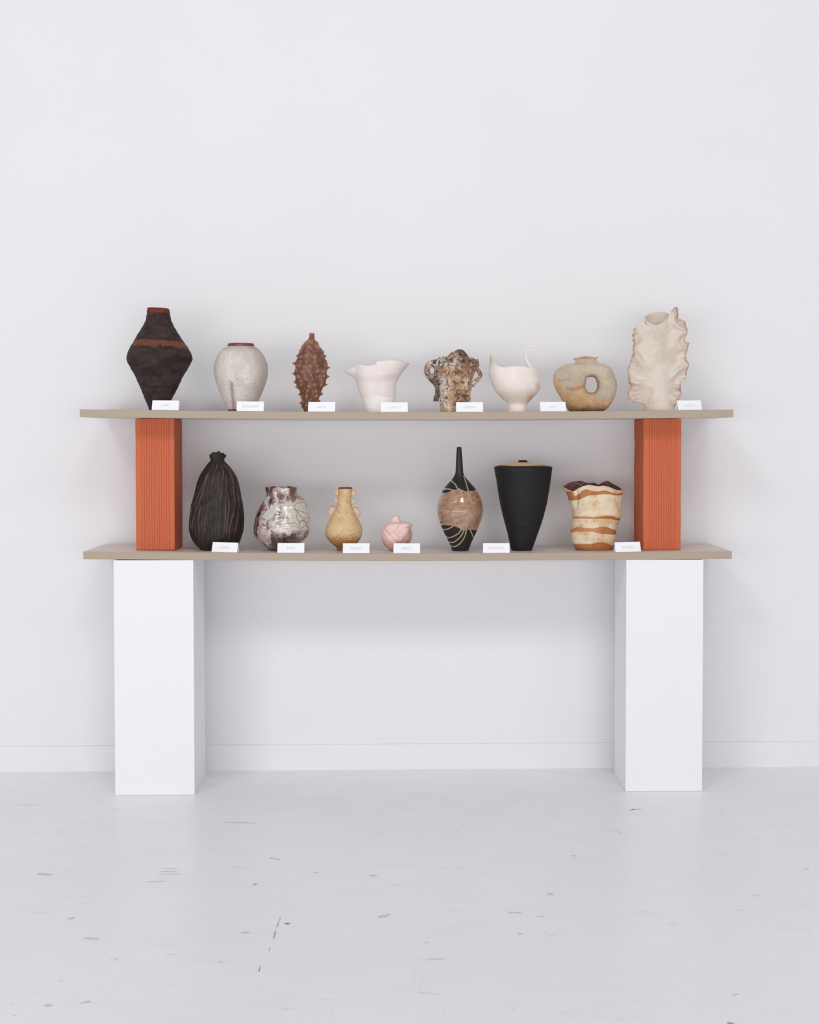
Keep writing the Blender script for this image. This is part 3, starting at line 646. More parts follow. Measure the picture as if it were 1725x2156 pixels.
def col7(U, Yv, Dd):
    n = fbm(U * .005, Yv * .005, Dd * .005, 4, 25); n2 = fbm(U * .02, Yv * .02, Dd * .02, 3, 26)
    c = mix(np.broadcast_to(lin((180, 168, 148)), U.shape + (3,)).copy(), lin((202, 188, 168)), sstep(-.2, .3, n) * .6)
    low = sstep(-110, 190, Yv - 760 + n * 420 - (U - 950) * .28); c = mix(c, lin((196, 160, 122)), low * .85)
    c = mix(c, lin((200, 152, 118)), sstep(.1, .35, n2 + n * .4) * low * .6)
    c = mix(c, lin((158, 122, 78)), sstep(.0, .4, -n) * low * .6)
    c = mix(c, lin((104, 74, 44)), sstep(1080, 1230, Yv + n2 * 70) * .8); c = mix(c, lin((205, 180, 158)), sstep(420, 330, U + n2 * 40) * .5)
    rr = np.hypot((U - hx) / 110, (Yv - hy) / 150); c = mix(c, lin((172, 120, 82)), sstep(1.45, 1.08, rr + n2 * .15) * .65)
    cr = polydist(U, Yv, [(1000, 720), (930, 745), (870, 775), (780, 810), (640, 835), (560, 815)]); c = mix(c, lin((140, 112, 78)), np.exp(-(cr / 16) ** 2) * .5 * (Dd < 0))
    c = mix(c, lin((150, 122, 84)), np.exp(-(polydist(U, Yv, [(390, 670), (470, 650), (580, 630), (620, 650)]) / 14) ** 2) * .6 * (Dd < 0))
    return mix(c, lin((214, 165, 120)), sstep(.2, .5, n2) * low * .4)
m_ring = mat('ash_glaze', None, .7, noise=.1, nscale=110, bump=.35, bscale=140, spec=.3)
mesh_obj('body', V, grid_faces(nphi, nps, True).tolist() + [[(nphi - 1) * nps + j, (nphi - 1) * nps + (j + 1) % nps, (j + 1) % nps, j][::-1] for j in range(nps)], m_ring, t, col=col7(U, Yv, Dd).reshape(-1, 3))
rows = [(275, 742, 1155), (300, 735, 1175), (330, 712, 1225), (352, 665, 1290), (400, 640, 1330)]
rim = [(0, 215, 212), (12, 222, 188), (25, 205, 215), (60, 190, 218), (90, 190, 236), (120, 200, 234), (155, 225, 226), (175, 262, 232), (185, 266, 236), (200, 225, 228), (240, 190, 195), (265, 180, 176), (290, 180, 190), (340, 200, 210)]
def coln(U, Y, T, o):
    n2 = fbm(U * .02, Y * .02, T, 3, 28); c = col7(U, Y + 0 * U, -50 + 0 * U); return mix(c, lin((206, 150, 104)), np.clip(sstep(262, 240, Y) + sstep(.1, .4, n2) * .6 * (U < 960), 0, 1) * .7)
cup('neck', fr, rows, rim, m_ring, t, nlow=24, nup=30, depth=.36, color=coln, wall=10, ksm=1, bulge=.5, sm=1)

# --- tall cream ruffled sculpture
fr = Frame(1290, 630, 8.214, 800, 1)
t = thing('ruffled_sculpture', fr.base, 'tall cream ruffled ceramic sculpture with brown crusted edges, rightmost on upper shelf', 'sculpture')
LEFT = [(1930, 552), (1860, 548), (1825, 530), (1795, 490), (1778, 340), (1750, 285), (1710, 246), (1660, 258), (1600, 270), (1550, 290), (1495, 300), (1470, 275), (1430, 262), (1330, 250), (1280, 262), (1220, 255), (1170, 275), (1130, 290), (1060, 303), (1000, 315), (930, 325), (820, 336), (720, 330), (620, 325), (540, 345), (525, 350), (500, 372), (460, 402), (430, 435), (412, 470), (410, 500)]
RIGHT = [(1930, 1070), (1890, 1060), (1820, 1090), (1760, 1108), (1745, 1130), (1700, 1162), (1610, 1182), (1560, 1160), (1520, 1142), (1470, 1160), (1420, 1192), (1385, 1258), (1350, 1272), (1290, 1270), (1210, 1282), (1140, 1300), (1100, 1285), (1050, 1268), (1000, 1262), (930, 1280), (830, 1297), (790, 1300), (770, 1316), (755, 1300), (735, 1265), (710, 1243), (680, 1240), (640, 1262), (600, 1272), (520, 1276), (440, 1258), (400, 1248), (375, 1225), (352, 1190), (345, 1160), (362, 1135), (345, 1126), (300, 1124), (240, 1120), (180, 1120), (155, 1105), (143, 1085)]
def colr(U, Y, edge):
    n = fbm(U * .02, Y * .02, edge * 0, 3, 33); n2 = fbm(U * .005, Y * .005, edge * 0, 3, 34)
    c = mix(np.broadcast_to(lin((218, 206, 194)), U.shape + (3,)).copy(), lin((206, 190, 176)), sstep(-.2, .4, n2) * .7)
    c = mix(c, lin((208, 172, 154)), sstep(38, 8, edge + n * 30) * .85)
    c = mix(c, lin((120, 70, 52)), sstep(18, 4, edge + n * 22) * sstep(-.35, .05, n) * .75)
    return mix(c, lin((200, 158, 128)), sstep(1020, 1080, U) * sstep(420, 300, Y) * sstep(-.1, .3, n) * .8)
m_cream = mat('cream_bisque', None, .8, noise=.035, nscale=60, bump=.25, bscale=120, spec=.2)
# central tube
rows = [(470, 560, 975), (560, 590, 960), (700, 625, 930), (900, 640, 925), (1150, 640, 930), (1400, 610, 960), (1600, 570, 1010), (1750, 545, 1050), (1850, 542, 1062), (1960, 548, 1066)]
rim = [(0, 205, 262), (20, 195, 330), (50, 185, 400), (80, 180, 440), (100, 180, 458), (130, 190, 445), (155, 205, 400), (180, 222, 318), (200, 215, 292), (230, 190, 250), (270, 180, 218), (310, 185, 216), (340, 195, 235)]
cup('body', fr, rows, rim, m_cream, t, depth=.8, color=lambda U, Y, T, o: colr(U, Y, np.full(U.shape, 80.)), wall=9, ksm=2, floor_frac=.9, bulge=.4,
    disp=lambda U, Y, T, R: 10 * fbm(np.cos(T) * 1.5, np.sin(T) * 1.5, Y * .005, 2, 3))
ty, tc_, tr_ = profile(fr, rows, 200); _o = np.argsort(ty)
TOPC = [(345, 530), (368, 500), (402, 460), (440, 420), (480, 410), (520, 420), (555, 450), (620, 474), (700, 474), (780, 448), (850, 408), (920, 345), (960, 285), (985, 225), (1010, 185), (1040, 158), (1085, 143)]
def arc(P, n):
    P = np.array(P, float); L = np.concatenate([[0], np.cumsum(np.hypot(*np.diff(P, axis=0).T))]); t_ = np.linspace(0, L[-1], n); return np.stack([np.interp(t_, L, P[:, 0]), np.interp(t_, L, P[:, 1])], 1)
def sheet():
    n, m_ = 260, 220
    Lc = arc([(x, y) for y, x in sorted(LEFT) if y > 531 and (y, x)] [0:] , n); Lc[0] = (345, 530)
    Rc = arc([(x, y) for y, x in sorted(RIGHT)], n); Tc = arc(TOPC, m_); Bc = arc([(552, 1930), (1068, 1930)], m_)
    Lc[:, 0] += 4 * fbm(Lc[:, 1] * .05, Lc[:, 1] * 0, Lc[:, 1] * 0, 3, 5); Rc[:, 0] += 5 * fbm(Rc[:, 1] * .05, Rc[:, 1] * 0, Rc[:, 1] * 0, 3, 8)
    Lc[0], Lc[-1], Rc[0], Rc[-1] = Tc[0], Bc[0], Tc[-1], Bc[-1]
    u = np.linspace(0, 1, m_)[None, :, None]; v = np.linspace(0, 1, n)[:, None, None]
    P = (1 - v) * Tc[None] + v * Bc[None] + (1 - u) * Lc[:, None] + u * Rc[:, None] - ((1 - u) * (1 - v) * Tc[0] + u * (1 - v) * Tc[-1] + (1 - u) * v * Bc[0] + u * v * Bc[-1])
    # keep the wiggles of the outline near the outline
    U, Y = P[..., 0], P[..., 1]
    c0 = np.interp(Y, ty[_o], tc_[_o]); w0 = np.interp(Y, ty[_o], tr_[_o]); t_ = (U - c0) / w0
    ed = np.minimum(np.repeat(u[..., 0], n, 0), 1 - np.repeat(u[..., 0], n, 0)); q = 1 - np.clip(ed * 2, 0, 1)
    colm = -(w0 * .8 * np.sqrt(np.clip(1 - np.clip(np.abs(t_), 0, 1) ** 2, 0, 1)) + 9); cols = -(w0 * .87 * np.exp(-.8 * t_ ** 2) + 9)
    k = fbm(Y * .0035, U * .0025, U * 0, 2, 5); an = np.arctan2(1500 - Y, (U - 800) * np.where(U > 800, 1, 1)) ; rad = np.hypot(U - 800, Y - 1500)
    fold = np.sin(an * 8.0 + 3.2 * k + .5); fold2 = np.sin(an * 17 + 6 * k + 1.0); fine = fbm(Y * .022, U * .010, U * 0, 3, 8)
    out = sstep(.12, .75, q); free = out * sstep(1880, 1780, Y)
    base_ = -105 + 75 * q + free * (72 * fold + 30 * fold2 * q + 40 * k) + sstep(.7, 1.0, q) * sstep(1880, 1780, Y) * 55 * fine * 1.5
    h = 50.0; D = np.minimum(-h * np.log(np.exp(-cols / h) + np.exp(-base_ / h)) + h * .45, np.where(np.abs(t_) < 1, colm, 999))
    D = np.where(Y > 1800, D * (1 - sstep(1800, 1880, Y)) + (colm + 0) * sstep(1800, 1880, Y), D)
    D = D + 6 * fine
    # curled lips on the right rim
    for yy0, xx0, sg in ((790, 1290, 55), (1450, 1175, 60), (1640, 1170, 60), (1720, 300, 55), (1480, 290, 50)):
        D = D - 60 * np.exp(-(((U - xx0) / sg) ** 2 + ((Y - yy0) / (sg * .7)) ** 2))
    edge = np.minimum(q * 0 + (1 - q) * 380, 200.0); th_ = 6 + 6 * np.exp(-(edge / 12) ** 2) * sstep(1880, 1800, Y)
    def pts(off): return np.stack([fr.x(U), (D + off) * fr.s, np.maximum((fr.cy - Y) * fr.s, 0)], -1).reshape(-1, 3)
    V = np.concatenate([pts(-th_ * .5), pts(th_)]); eC = np.where(Y > 1830, 90, edge); eC = np.minimum(eC, 90)
    top_edge = np.repeat(v[..., 0], m_, 1) * 600; eC = np.where(U > 990, np.minimum(eC, top_edge + 6), eC)
    c = np.tile(colr(U, Y, eC).reshape(-1, 3), (2, 1)); G = np.arange(n * m_).reshape(n, m_); G2 = G + n * m_
    a_ = np.stack([G[:-1, :-1], G[1:, :-1], G[1:, 1:], G[:-1, 1:]], -1).reshape(-1, 4); b_ = np.stack([G2[:-1, :-1], G2[:-1, 1:], G2[1:, 1:], G2[1:, :-1]], -1).reshape(-1, 4)
    loop = np.concatenate([G[0, :], G[1:, -1], G[-1, -2::-1], G[-2:0:-1, 0]]); nx = np.roll(loop, -1); s_ = np.stack([loop, nx, nx + n * m_, loop + n * m_], -1)
    mesh_obj('ruffle', V, np.concatenate([a_, b_, s_]).tolist(), m_cream, t, col=c)
sheet()

# ================================================================== LOWER SHELF
# --- black ribbed gourd
fr = Frame(380, 930, 8.625, 655, 0)
t = thing('ribbed_gourd_vase', fr.base, 'tall black brown gourd vase with wavy vertical ribs and lobed mouth', 'vase')
rows = [(236, 534, 826), (250, 528, 832), (270, 532, 822), (300, 545, 808), (335, 556, 800), (365, 535, 818), (400, 500, 850), (470, 455, 905), (550, 400, 965), (640, 352, 1018), (740, 312, 1050), (850, 285, 1075), (960, 260, 1095), (1060, 230, 1112), (1150, 203, 1126), (1250, 188, 1138), (1350, 178, 1146), (1450, 165, 1145), (1530, 160, 1143), (1620, 166, 1135), (1700, 186, 1112), (1780, 220, 1085), (1850, 260, 1055), (1910, 312, 1010), (1960, 385, 950), (1990, 420, 930)]
RIBS = [[(640, 380), (595, 440), (520, 650), (470, 830), (400, 1050), (310, 1250), (265, 1450), (250, 1600)], [(690, 380), (690, 450), (660, 560), (620, 750), (605, 850)], [(670, 870), (640, 1000), (550, 1130), (515, 1280), (495, 1450), (480, 1700)],
        [(690, 1150), (670, 1300), (640, 1480), (600, 1760)], [(740, 380), (790, 460), (820, 580), (805, 800), (795, 1000), (775, 1200), (785, 1350), (770, 1550), (745, 1800)], [(720, 430), (745, 550), (740, 750), (715, 950)],
        [(860, 560), (880, 700), (878, 1000), (870, 1300), (850, 1600), (815, 1800)], [(800, 400), (920, 540), (985, 750), (1000, 950), (1027, 1130), (1000, 1300), (950, 1500), (915, 1800)], [(385, 1440), (392, 1560), (375, 1720)],
        [(430, 1130), (390, 1300), (365, 1480)], [(490, 1130), (455, 1300), (440, 1560)], [(620, 1130), (600, 1300), (590, 1500), (540, 1700)], [(560, 520), (480, 700), (420, 850), (350, 1000), (280, 1200)], [(700, 1500), (680, 1750)], [(900, 900), (930, 1150), (905, 1400), (880, 1700)], [(1040, 800), (1080, 1100), (1070, 1400), (1020, 1650)], [(330, 900), (250, 1150), (215, 1400), (215, 1600)]]
def dense(p, n=24):
    P = np.array(p, float); Q = np.concatenate([2 * P[:1] - P[1:2], P, 2 * P[-1:] - P[-2:-1]]); o = []
    for i in range(1, len(Q) - 2):
        t = np.linspace(0, 1, max(3, n // len(P)), endpoint=False)[:, None]; a, b, c, d = Q[i - 1], Q[i], Q[i + 1], Q[i + 2]
        o.append(.5 * (2 * b + (c - a) * t + (2 * a - 5 * b + 4 * c - d) * t ** 2 + (3 * b - a - 3 * c + d) * t ** 3))
    return np.concatenate(o + [P[-1:]])
RIBS = [dense(p) for p in RIBS]
def ends(Y, p): return sstep(0, 110, Y - p[0][1] + 30) * sstep(0, 110, p[-1][1] + 30 - Y)
def ribs(U, Y, T):
    front = np.sin(T) > 0; r = np.zeros(U.shape)
    for p in RIBS: r = np.maximum(r, np.exp(-(polydist(U, Y, p) / 8.0) ** 2) * ends(Y, p))
    b = np.maximum(0, np.cos(T * 22 + 1.3 * np.sin(Y * .006))) ** 4
    f = sstep(-.05, .12, np.sin(T)); g = np.maximum(0, np.cos(T * 34 + 2.2 * np.sin(Y * .0052) + .8 * np.sin(Y * .013))) ** 3 * sstep(420, 700, Y) * sstep(1900, 1600, Y)
    return np.maximum(r, g * .3) * f + b * (1 - f) * sstep(350, 460, Y)
def soft(U, Y, T):
    r = np.zeros(U.shape)
    for p in RIBS: r = np.maximum(r, np.exp(-(polydist(U, Y, p) / 26.0) ** 2) * ends(Y, p))
    return r * sstep(-.05, .12, np.sin(T))
def col(U, Y, T, outer):
    n = fbm(np.cos(T) * 6, np.sin(T) * 6, Y * .01, 4, 44); n2 = fbm(np.cos(T) * 12, np.sin(T) * 12, Y * .004, 3, 45); r = ribs(U, Y, T)
    c = mix(lin((46, 37, 35)), lin((33, 26, 25)), sstep(-.2, .3, n)); c = mix(c, lin((104, 88, 78)), r * sstep(-.6, .2, n2) * sstep(1900, 1500, Y) * .62); return mix(c, lin((112, 78, 62)), r * sstep(.1, .4, n2) * .5)
def lob(T, Y, o):
    k = sstep(330, 240, Y); c6 = np.cos(5 * T + .3); return 10 * c6 * k, k * (8 - 52 * np.sin(T) ** 2 * (1 + .25 * np.sin(7 * T)))
lathe('body', fr, rows, mat('black_brown_clay', None, .6, noise=.15, nscale=150, bump=.25, bscale=160, spec=.35), t, nt=420, nv=280, depth=.9, color=col, disp=lambda U, Y, T, R: ribs(U, Y, T) * 10 + soft(U, Y, T) * 9, wall=20, inner=60, rimfun=lob)

# --- glossy marbled jar
fr = Frame(510, 1000, 10.147, 850, 0)
t = thing('marbled_jar', fr.base, 'glossy round jar marbled in white, red brown and grey', 'vase')
rows = [(262, 515, 1160), (285, 502, 1170), (320, 503, 1168), (370, 518, 1165), (400, 524, 1178), (440, 520, 1235), (490, 495, 1305), (570, 440, 1345), (650, 388, 1390), (780, 325, 1430), (900, 280, 1455), (1050, 250, 1465), (1150, 242, 1460), (1230, 247, 1440), (1310, 272, 1400), (1380, 320, 1335), (1450, 400, 1250), (1520, 490, 1180), (1570, 550, 1130), (1600, 580, 1110), (1640, 600, 1095)]
def lob(T, Y, o):
    k = sstep(420, 262, Y); return 10 * np.sin(7 * T + 1) * k, -k * (8 * np.sin(5 * T) + 6 * np.cos(11 * T))
def dsp(U, Y, T, R):
    dents = 16 * fbm(np.cos(T) * 1.6, np.sin(T) * 1.6, Y * .0035, 2, 90) + 8 * fbm(np.cos(T) * 4, np.sin(T) * 4, Y * .012, 2, 91)
    return dents * sstep(280, 420, Y) * (.35 + .65 * np.abs(np.sin(T)))
def col(U, Y, T, outer):
    Z = -np.sin(T) * 300; wx = fbm(U * .004, Y * .004, Z * .004, 3, 101); wy = fbm(U * .004 + 7, Y * .004, Z * .004, 3, 102)
    A = fbm(U * .006 + wx * 1.5, Y * .004 + wy * 1.5, Z * .006, 4, 103); B = fbm(U * .012 + wy * 2, Y * .007 + wx * 2, Z * .012, 4, 104); S = fbm(U * .035, Y * .035, Z * .035, 3, 105)
    c = mix(lin((206, 200, 196)), lin((186, 176, 166)), sstep(-.2, .3, B)) + 0 * A[..., None]
    c = mix(c, lin((150, 60, 50)), sstep(.16, .2, B) * sstep(.42, .36, B) * .75)
    c = mix(c, lin((98, 42, 34)), sstep(.12, .26, A) * .85); c = mix(c, lin((126, 112, 104)), sstep(.1, .3, S + B * .6) * .45)
    c = mix(c, lin((48, 40, 40)), sstep(.32, .46, B) * .85)
    fr_ = np.sin(T) > -.1
    # dark brown streak down the left, brown foot, brown rim ends
    st = np.exp(-((U - (400 + (700 - Y) * .17)) / 48) ** 2) * sstep(430, 520, Y) * sstep(1300, 1150, Y); c = mix(c, lin((92, 42, 30)), np.clip(st * 1.3 + st * A, 0, 1) * fr_)
    edge = sstep(350, 285, U - (Y - 1100) ** 2 * .0004 + S * 30); c = mix(c, lin((66, 60, 52)), edge * .7)
    c = mix(c, lin((196, 186, 176)), np.exp(-(polydist(U, Y, [(345, 900), (330, 1050), (315, 1200)]) / 10) ** 2) * .7)
    foot = sstep(1180, 1330, Y + A * 130) * sstep(600, 700, U); c = mix(c, mix(lin((88, 66, 38)), lin((60, 36, 24)), sstep(-.2, .3, B)), foot * .85)
    c = mix(c, lin((196, 170, 152)), sstep(1, .6, np.hypot((U - 480) / 150, (Y - 1330) / 130)) * .8)
    c = mix(c, lin((60, 30, 26)), sstep(1480, 1560, Y) * .85)
    c = mix(c, lin((62, 36, 38)), sstep(600, 560, U + A * 40) * sstep(480, 430, Y) * .9)
    c = mix(c, lin((110, 48, 32)), sstep(1010, 1060, U + S * 50) * sstep(500, 420, Y - (U - 1050) * .35 + S * 30) * .92)
    rt = sstep(900, 1060, U + A * 420 + S * 90 + B * 80) * sstep(470, 560, Y + B * 120) * sstep(1230, 1150, Y); c = mix(c, lin((206, 202, 190)), rt * .85)
    ol = np.exp(-((U - 860) / 60) ** 2) * sstep(380, 480, Y) * sstep(1000, 850, Y); c = mix(c, lin((92, 84, 88)), ol * sstep(-.1, .25, S) * .9)
    LN = [[(1080, 700), (1180, 720), (1290, 760), (1440, 840)], [(1150, 660), (1180, 610), (1260, 575), (1340, 600), (1400, 700)], [(1150, 640), (1200, 760), (1330, 900)], [(1190, 820), (1220, 930), (1260, 1000), (1240, 1130)], [(1260, 975), (1360, 920), (1450, 870)], [(1250, 1000), (1330, 950), (1420, 1000), (1450, 880)], [(1330, 960), (1420, 1100), (1440, 1200)], [(1100, 1165), (1280, 1170), (1440, 1190)], [(1280, 1120), (1380, 1050), (1450, 960)], [(1240, 1040), (1140, 1000), (940, 1010)], [(1090, 1050), (1240, 1090)], [(470, 900), (560, 930), (640, 960)], [(400, 1060), (430, 1180), (560, 1210), (640, 1330)], [(420, 1150), (620, 1110), (760, 1040), (860, 960)], [(600, 960), (640, 1080), (600, 1180)], [(560, 1050), (560, 1200)]]
    d = np.full(U.shape, 1e9)
    for p in LN: d = np.minimum(d, polydist(U, Y, dense(p, 30)))
    c = mix(c, lin((142, 50, 56)), sstep(7.5, 3, d) * fr_ * .9)
    c = mix(c, lin((160, 62, 52)), np.clip(sstep(.05, .3, B), 0, 1) * np.exp(-(((U - 610) / 80) ** 2 + ((Y - 1010) / 150) ** 2)) * .9)
    c = mix(c, lin((104, 48, 44)), sstep(-.1, .2, A) * np.exp(-(((U - 800) / 130) ** 2 + ((Y - 1240) / 50) ** 2)))
    return mix(c, lin((84, 46, 46)), (~outer) * .8)
lathe('body', fr, rows, mat('marbled_glaze', None, .22, noise=.08, nscale=140, bump=.3, bscale=45, coat=.9, spec=.6), t, nt=420, nv=280, color=col, disp=dsp, wall=18, inner=70, rimfun=lob)

# --- yellow flanged jug
fr = Frame(660, 1000, 11.98, 778, 0)
t = thing('flanged_vase', fr.base, 'small sandy yellow vase with six flat faceted side flanges', 'vase')
rows = [(345, 632, 982), (370, 628, 978), (450, 626, 970), (520, 624, 964), (600, 616, 956), (700, 610, 955), (770, 602, 968), (850, 566, 1002), (920, 522, 1036), (1000, 468, 1075), (1080, 425, 1115), (1160, 385, 1163), (1250, 342, 1208), (1350, 308, 1234), (1440, 298, 1243), (1530, 314, 1224), (1620, 358, 1182), (1700, 425, 1120), (1760, 498, 1056), (1810, 562, 998), (1835, 585, 975), (1870, 592, 968), (1915, 604, 956)]
def col3(U, Y, T=None, outer=None):
    n = fbm(U * .012, Y * .012, U * 0, 4, 63); n2 = fbm(U * .04, Y * .028, U * 0, 3, 64)
    c = mix(np.broadcast_to(lin((216, 186, 144)), U.shape + (3,)).copy(), lin((204, 166, 118)), sstep(-.2, .35, n) * .7)
    c = mix(c, lin((222, 200, 164)), np.exp(-((Y - 1380) / 160) ** 2) * sstep(-.1, .3, n2 + n) * .8)
    c = mix(c, lin((182, 140, 88)), sstep(.1, .45, n2) * (.35 + .3 * (Y > 1350)))
    c = mix(c, lin((176, 118, 66)), sstep(1440, 1640, Y + n2 * 90) * .8); return mix(c, lin((122, 78, 44)), sstep(1600, 1840, Y + n2 * 60) * .75)
m_y = mat('sandy_glaze', None, .65, noise=.12, nscale=150, bump=.35, bscale=150, spec=.3)
lathe('body', fr, rows, m_y, t, color=col3, cap_top=True, disp=lambda U, Y, T, R: 3 * fbm(np.cos(T) * 4, np.sin(T) * 4, Y * .02, 3, 8) * sstep(1200, 1400, Y))
lathe('lip', fr, [(318, 640, 972), (326, 634, 980), (350, 631, 984)], mat('dark_lip', (112, 60, 46), .5, noise=.1), t, nv=10, nt=90, wall=24, inner=60, sm=0)['label'] = 'dark brown lip'
def flange(pts, tilt=0):
    P = np.array(pts, float); c = P.mean(0); hw = 17; V = []; cols = []
    n = len(P)
    for off, sh in ((-hw, .88), (-hw + 1, .955), (hw - 1, 1.0), (hw, .9)):
        for p in P:
            q = c + (p - c) * sh; V.append((fr.x(q[0]), off * fr.s, float((fr.cy - q[1]) * fr.s)))
    F = [list(range(n)), [3 * n + i for i in range(n - 1, -1, -1)]]
    cc = [lin((216, 190, 160))] * n + [lin((150, 98, 78))] * (2 * n) + [lin((214, 186, 158))] * n
    for k in range(3): F += [[k * n + i, (k + 1) * n + i, (k + 1) * n + (i + 1) % n, k * n + (i + 1) % n] for i in range(n)]
    # pale face, darker worn edge
    cc = [lin((214, 186, 158))] * n + [lin((148, 96, 78))] * (2 * n) + [lin((214, 186, 158))] * n
    mesh_obj('flange', V, F, m_y, t, col=np.array(cc), smooth=False)
for p in ([(680, 355), (622, 360), (562, 385), (546, 422), (544, 492), (612, 518), (680, 520)], [(680, 570), (600, 570), (548, 592), (540, 625), (536, 685), (604, 728), (680, 740)],
          [(930, 345), (985, 372), (1035, 385), (1062, 410), (1058, 500), (1040, 522), (988, 532), (930, 520)], [(930, 560), (985, 596), (1035, 605), (1052, 632), (1048, 700), (1030, 718), (975, 748), (930, 740)],
          [(640, 810), (560, 806), (450, 782), (362, 925), (432, 1022), (470, 1060), (620, 1000)], [(930, 825), (1100, 824), (1125, 840), (1195, 968), (1116, 1085), (1040, 1040), (940, 960)]): flange(p)

# --- small pink wrapped pot
fr = Frame(780, 1060, 14.375, 790, 0)
t = thing('wrapped_pot', fr.base, 'small round pink pot made of overlapping wrapped bands', 'vase')
rows = [(548, 640, 1070), (562, 592, 1120), (588, 520, 1190), (606, 492, 1246), (640, 460, 1266), (690, 428, 1246), (720, 408, 1232), (780, 375, 1240), (850, 340, 1258), (950, 318, 1266), (1050, 325, 1258), (1120, 345, 1236), (1190, 375, 1200), (1260, 420, 1145), (1320, 470, 1090), (1370, 530, 1030), (1405, 600, 960), (1440, 640, 900)]
def dsp(U, Y, T, R):
    f = sstep(-.1, .25, np.sin(T)); D = 0
    def side(p, q, w, h, fade):   # raise the side left of p->q, crisp at the crease, fading away from it
        dx, dy = q[0] - p[0], q[1] - p[1]; L = math.hypot(dx, dy); s = ((U - p[0]) * dy - (Y - p[1]) * dx) / L; a = ((U - p[0]) * dx + (Y - p[1]) * dy) / L
        return h * sstep(-w, w, s) * np.exp(-np.clip(s, 0, 1e9) / fade) * sstep(-30, 30, a) * sstep(L + 60, L - 20, a)
    D = D + side((950, 530), (720, 830), 9, -34, 150) * 1 + side((1240, 700), (960, 1070), 9, -52, 170)
    D = D + side((470, 700), (850, 1170), 9, 46, 160) + side((380, 790), (700, 1210), 9, 34, 130)
    D = D + side((840, 1165), (1250, 1210), 10, -40, 120)
    D = D + 42 * np.exp(-(((U - 1150) / 110) ** 2 + ((Y - 640) / 70) ** 2))
    return D * f * 1.5 + 8 * fbm(np.cos(T) * 2, np.sin(T) * 2, Y * .004, 2, 7)
def col(U, Y, T=None, outer=None):
    n = fbm(U * .006, Y * .006, U * 0, 3, 73); c = mix(np.broadcast_to(lin((236, 207, 199)), U.shape + (3,)).copy(), lin((230, 194, 186)), sstep(-.2, .4, n) * .7)
    c = mix(c, lin((206, 152, 142)), sstep(960, 1320, Y + (560 - U) * .3) * .8)
    s = (U - 1230) * .79 + (Y - 710) * .6; return mix(c, lin((198, 142, 134)), sstep(0, 40, s) * .6)
m_pk = mat('pink_clay', None, .7, noise=.03, nscale=60, bump=.15, bscale=120, spec=.3)
lathe('body', fr, rows, m_pk, t, nt=300, nv=220, color=col, disp=dsp, cap_top=True)
tube_rows = [(398, 640, 888), (420, 634, 890), (470, 628, 892), (520, 618, 915), (570, 590, 950), (620, 560, 980)]
lathe('neck', fr, tube_rows, m_pk, t, nv=40, nt=120, color=col, wall=24, inner=60, sm=2, rimfun=lambda T, Y, o: (0 * T, -sstep(540, 400, Y) * (np.cos(T) * 22)))

# --- long-necked bottle
fr = Frame(890, 930, 8.625, 682, 0)
t = thing('long_necked_bottle', fr.base, 'long-necked bottle with glossy tan belly between black ends with tan lines', 'vase')
rows = [(99, 632, 700), (106, 623, 706), (125, 619, 709), (200, 615, 715), (300, 610, 722), (400, 607, 728), (500, 603, 735), (560, 597, 742), (620, 575, 765), (680, 535, 808), (740, 480, 862), (800, 428, 918), (860, 384, 968), (920, 350, 1013), (1000, 315, 1050), (1080, 281, 1085), (1160, 262, 1103), (1240, 256, 1112), (1320, 263, 1102), (1400, 285, 1080), (1480, 320, 1048), (1560, 350, 1014), (1640, 386, 978), (1720, 425, 942), (1800, 465, 902), (1880, 500, 868), (1935, 522, 848), (1990, 540, 828)]
UP = [(240, 935), (345, 932), (420, 930), (480, 908), (520, 888), (600, 868), (650, 842), (700, 868), (740, 888), (780, 900), (880, 890), (980, 877), (1100, 870)]
LO = [(240, 1500), (300, 1500), (400, 1497), (550, 1492), (600, 1518), (660, 1540), (690, 1575), (760, 1582), (820, 1568), (890, 1575), (960, 1598), (1010, 1592), (1100, 1590)]
TL = [[(515, 705), (560, 740), (595, 780), (615, 820), (640, 855)], [(385, 858), (430, 850), (480, 852), (540, 872), (600, 872)], [(748, 618), (765, 680), (790, 760), (805, 830), (822, 895)],
      [(560, 1492), (520, 1530), (470, 1560), (410, 1585), (355, 1590)], [(690, 1575), (650, 1640), (580, 1690), (520, 1720), (450, 1738), (430, 1720)], [(740, 1580), (715, 1650), (670, 1720), (600, 1785), (550, 1815), (470, 1825)], [(785, 1575), (765, 1680), (730, 1760), (660, 1845), (590, 1892), (540, 1897), (500, 1885)], [(850, 1575), (880, 1640), (905, 1700), (940, 1750)]]
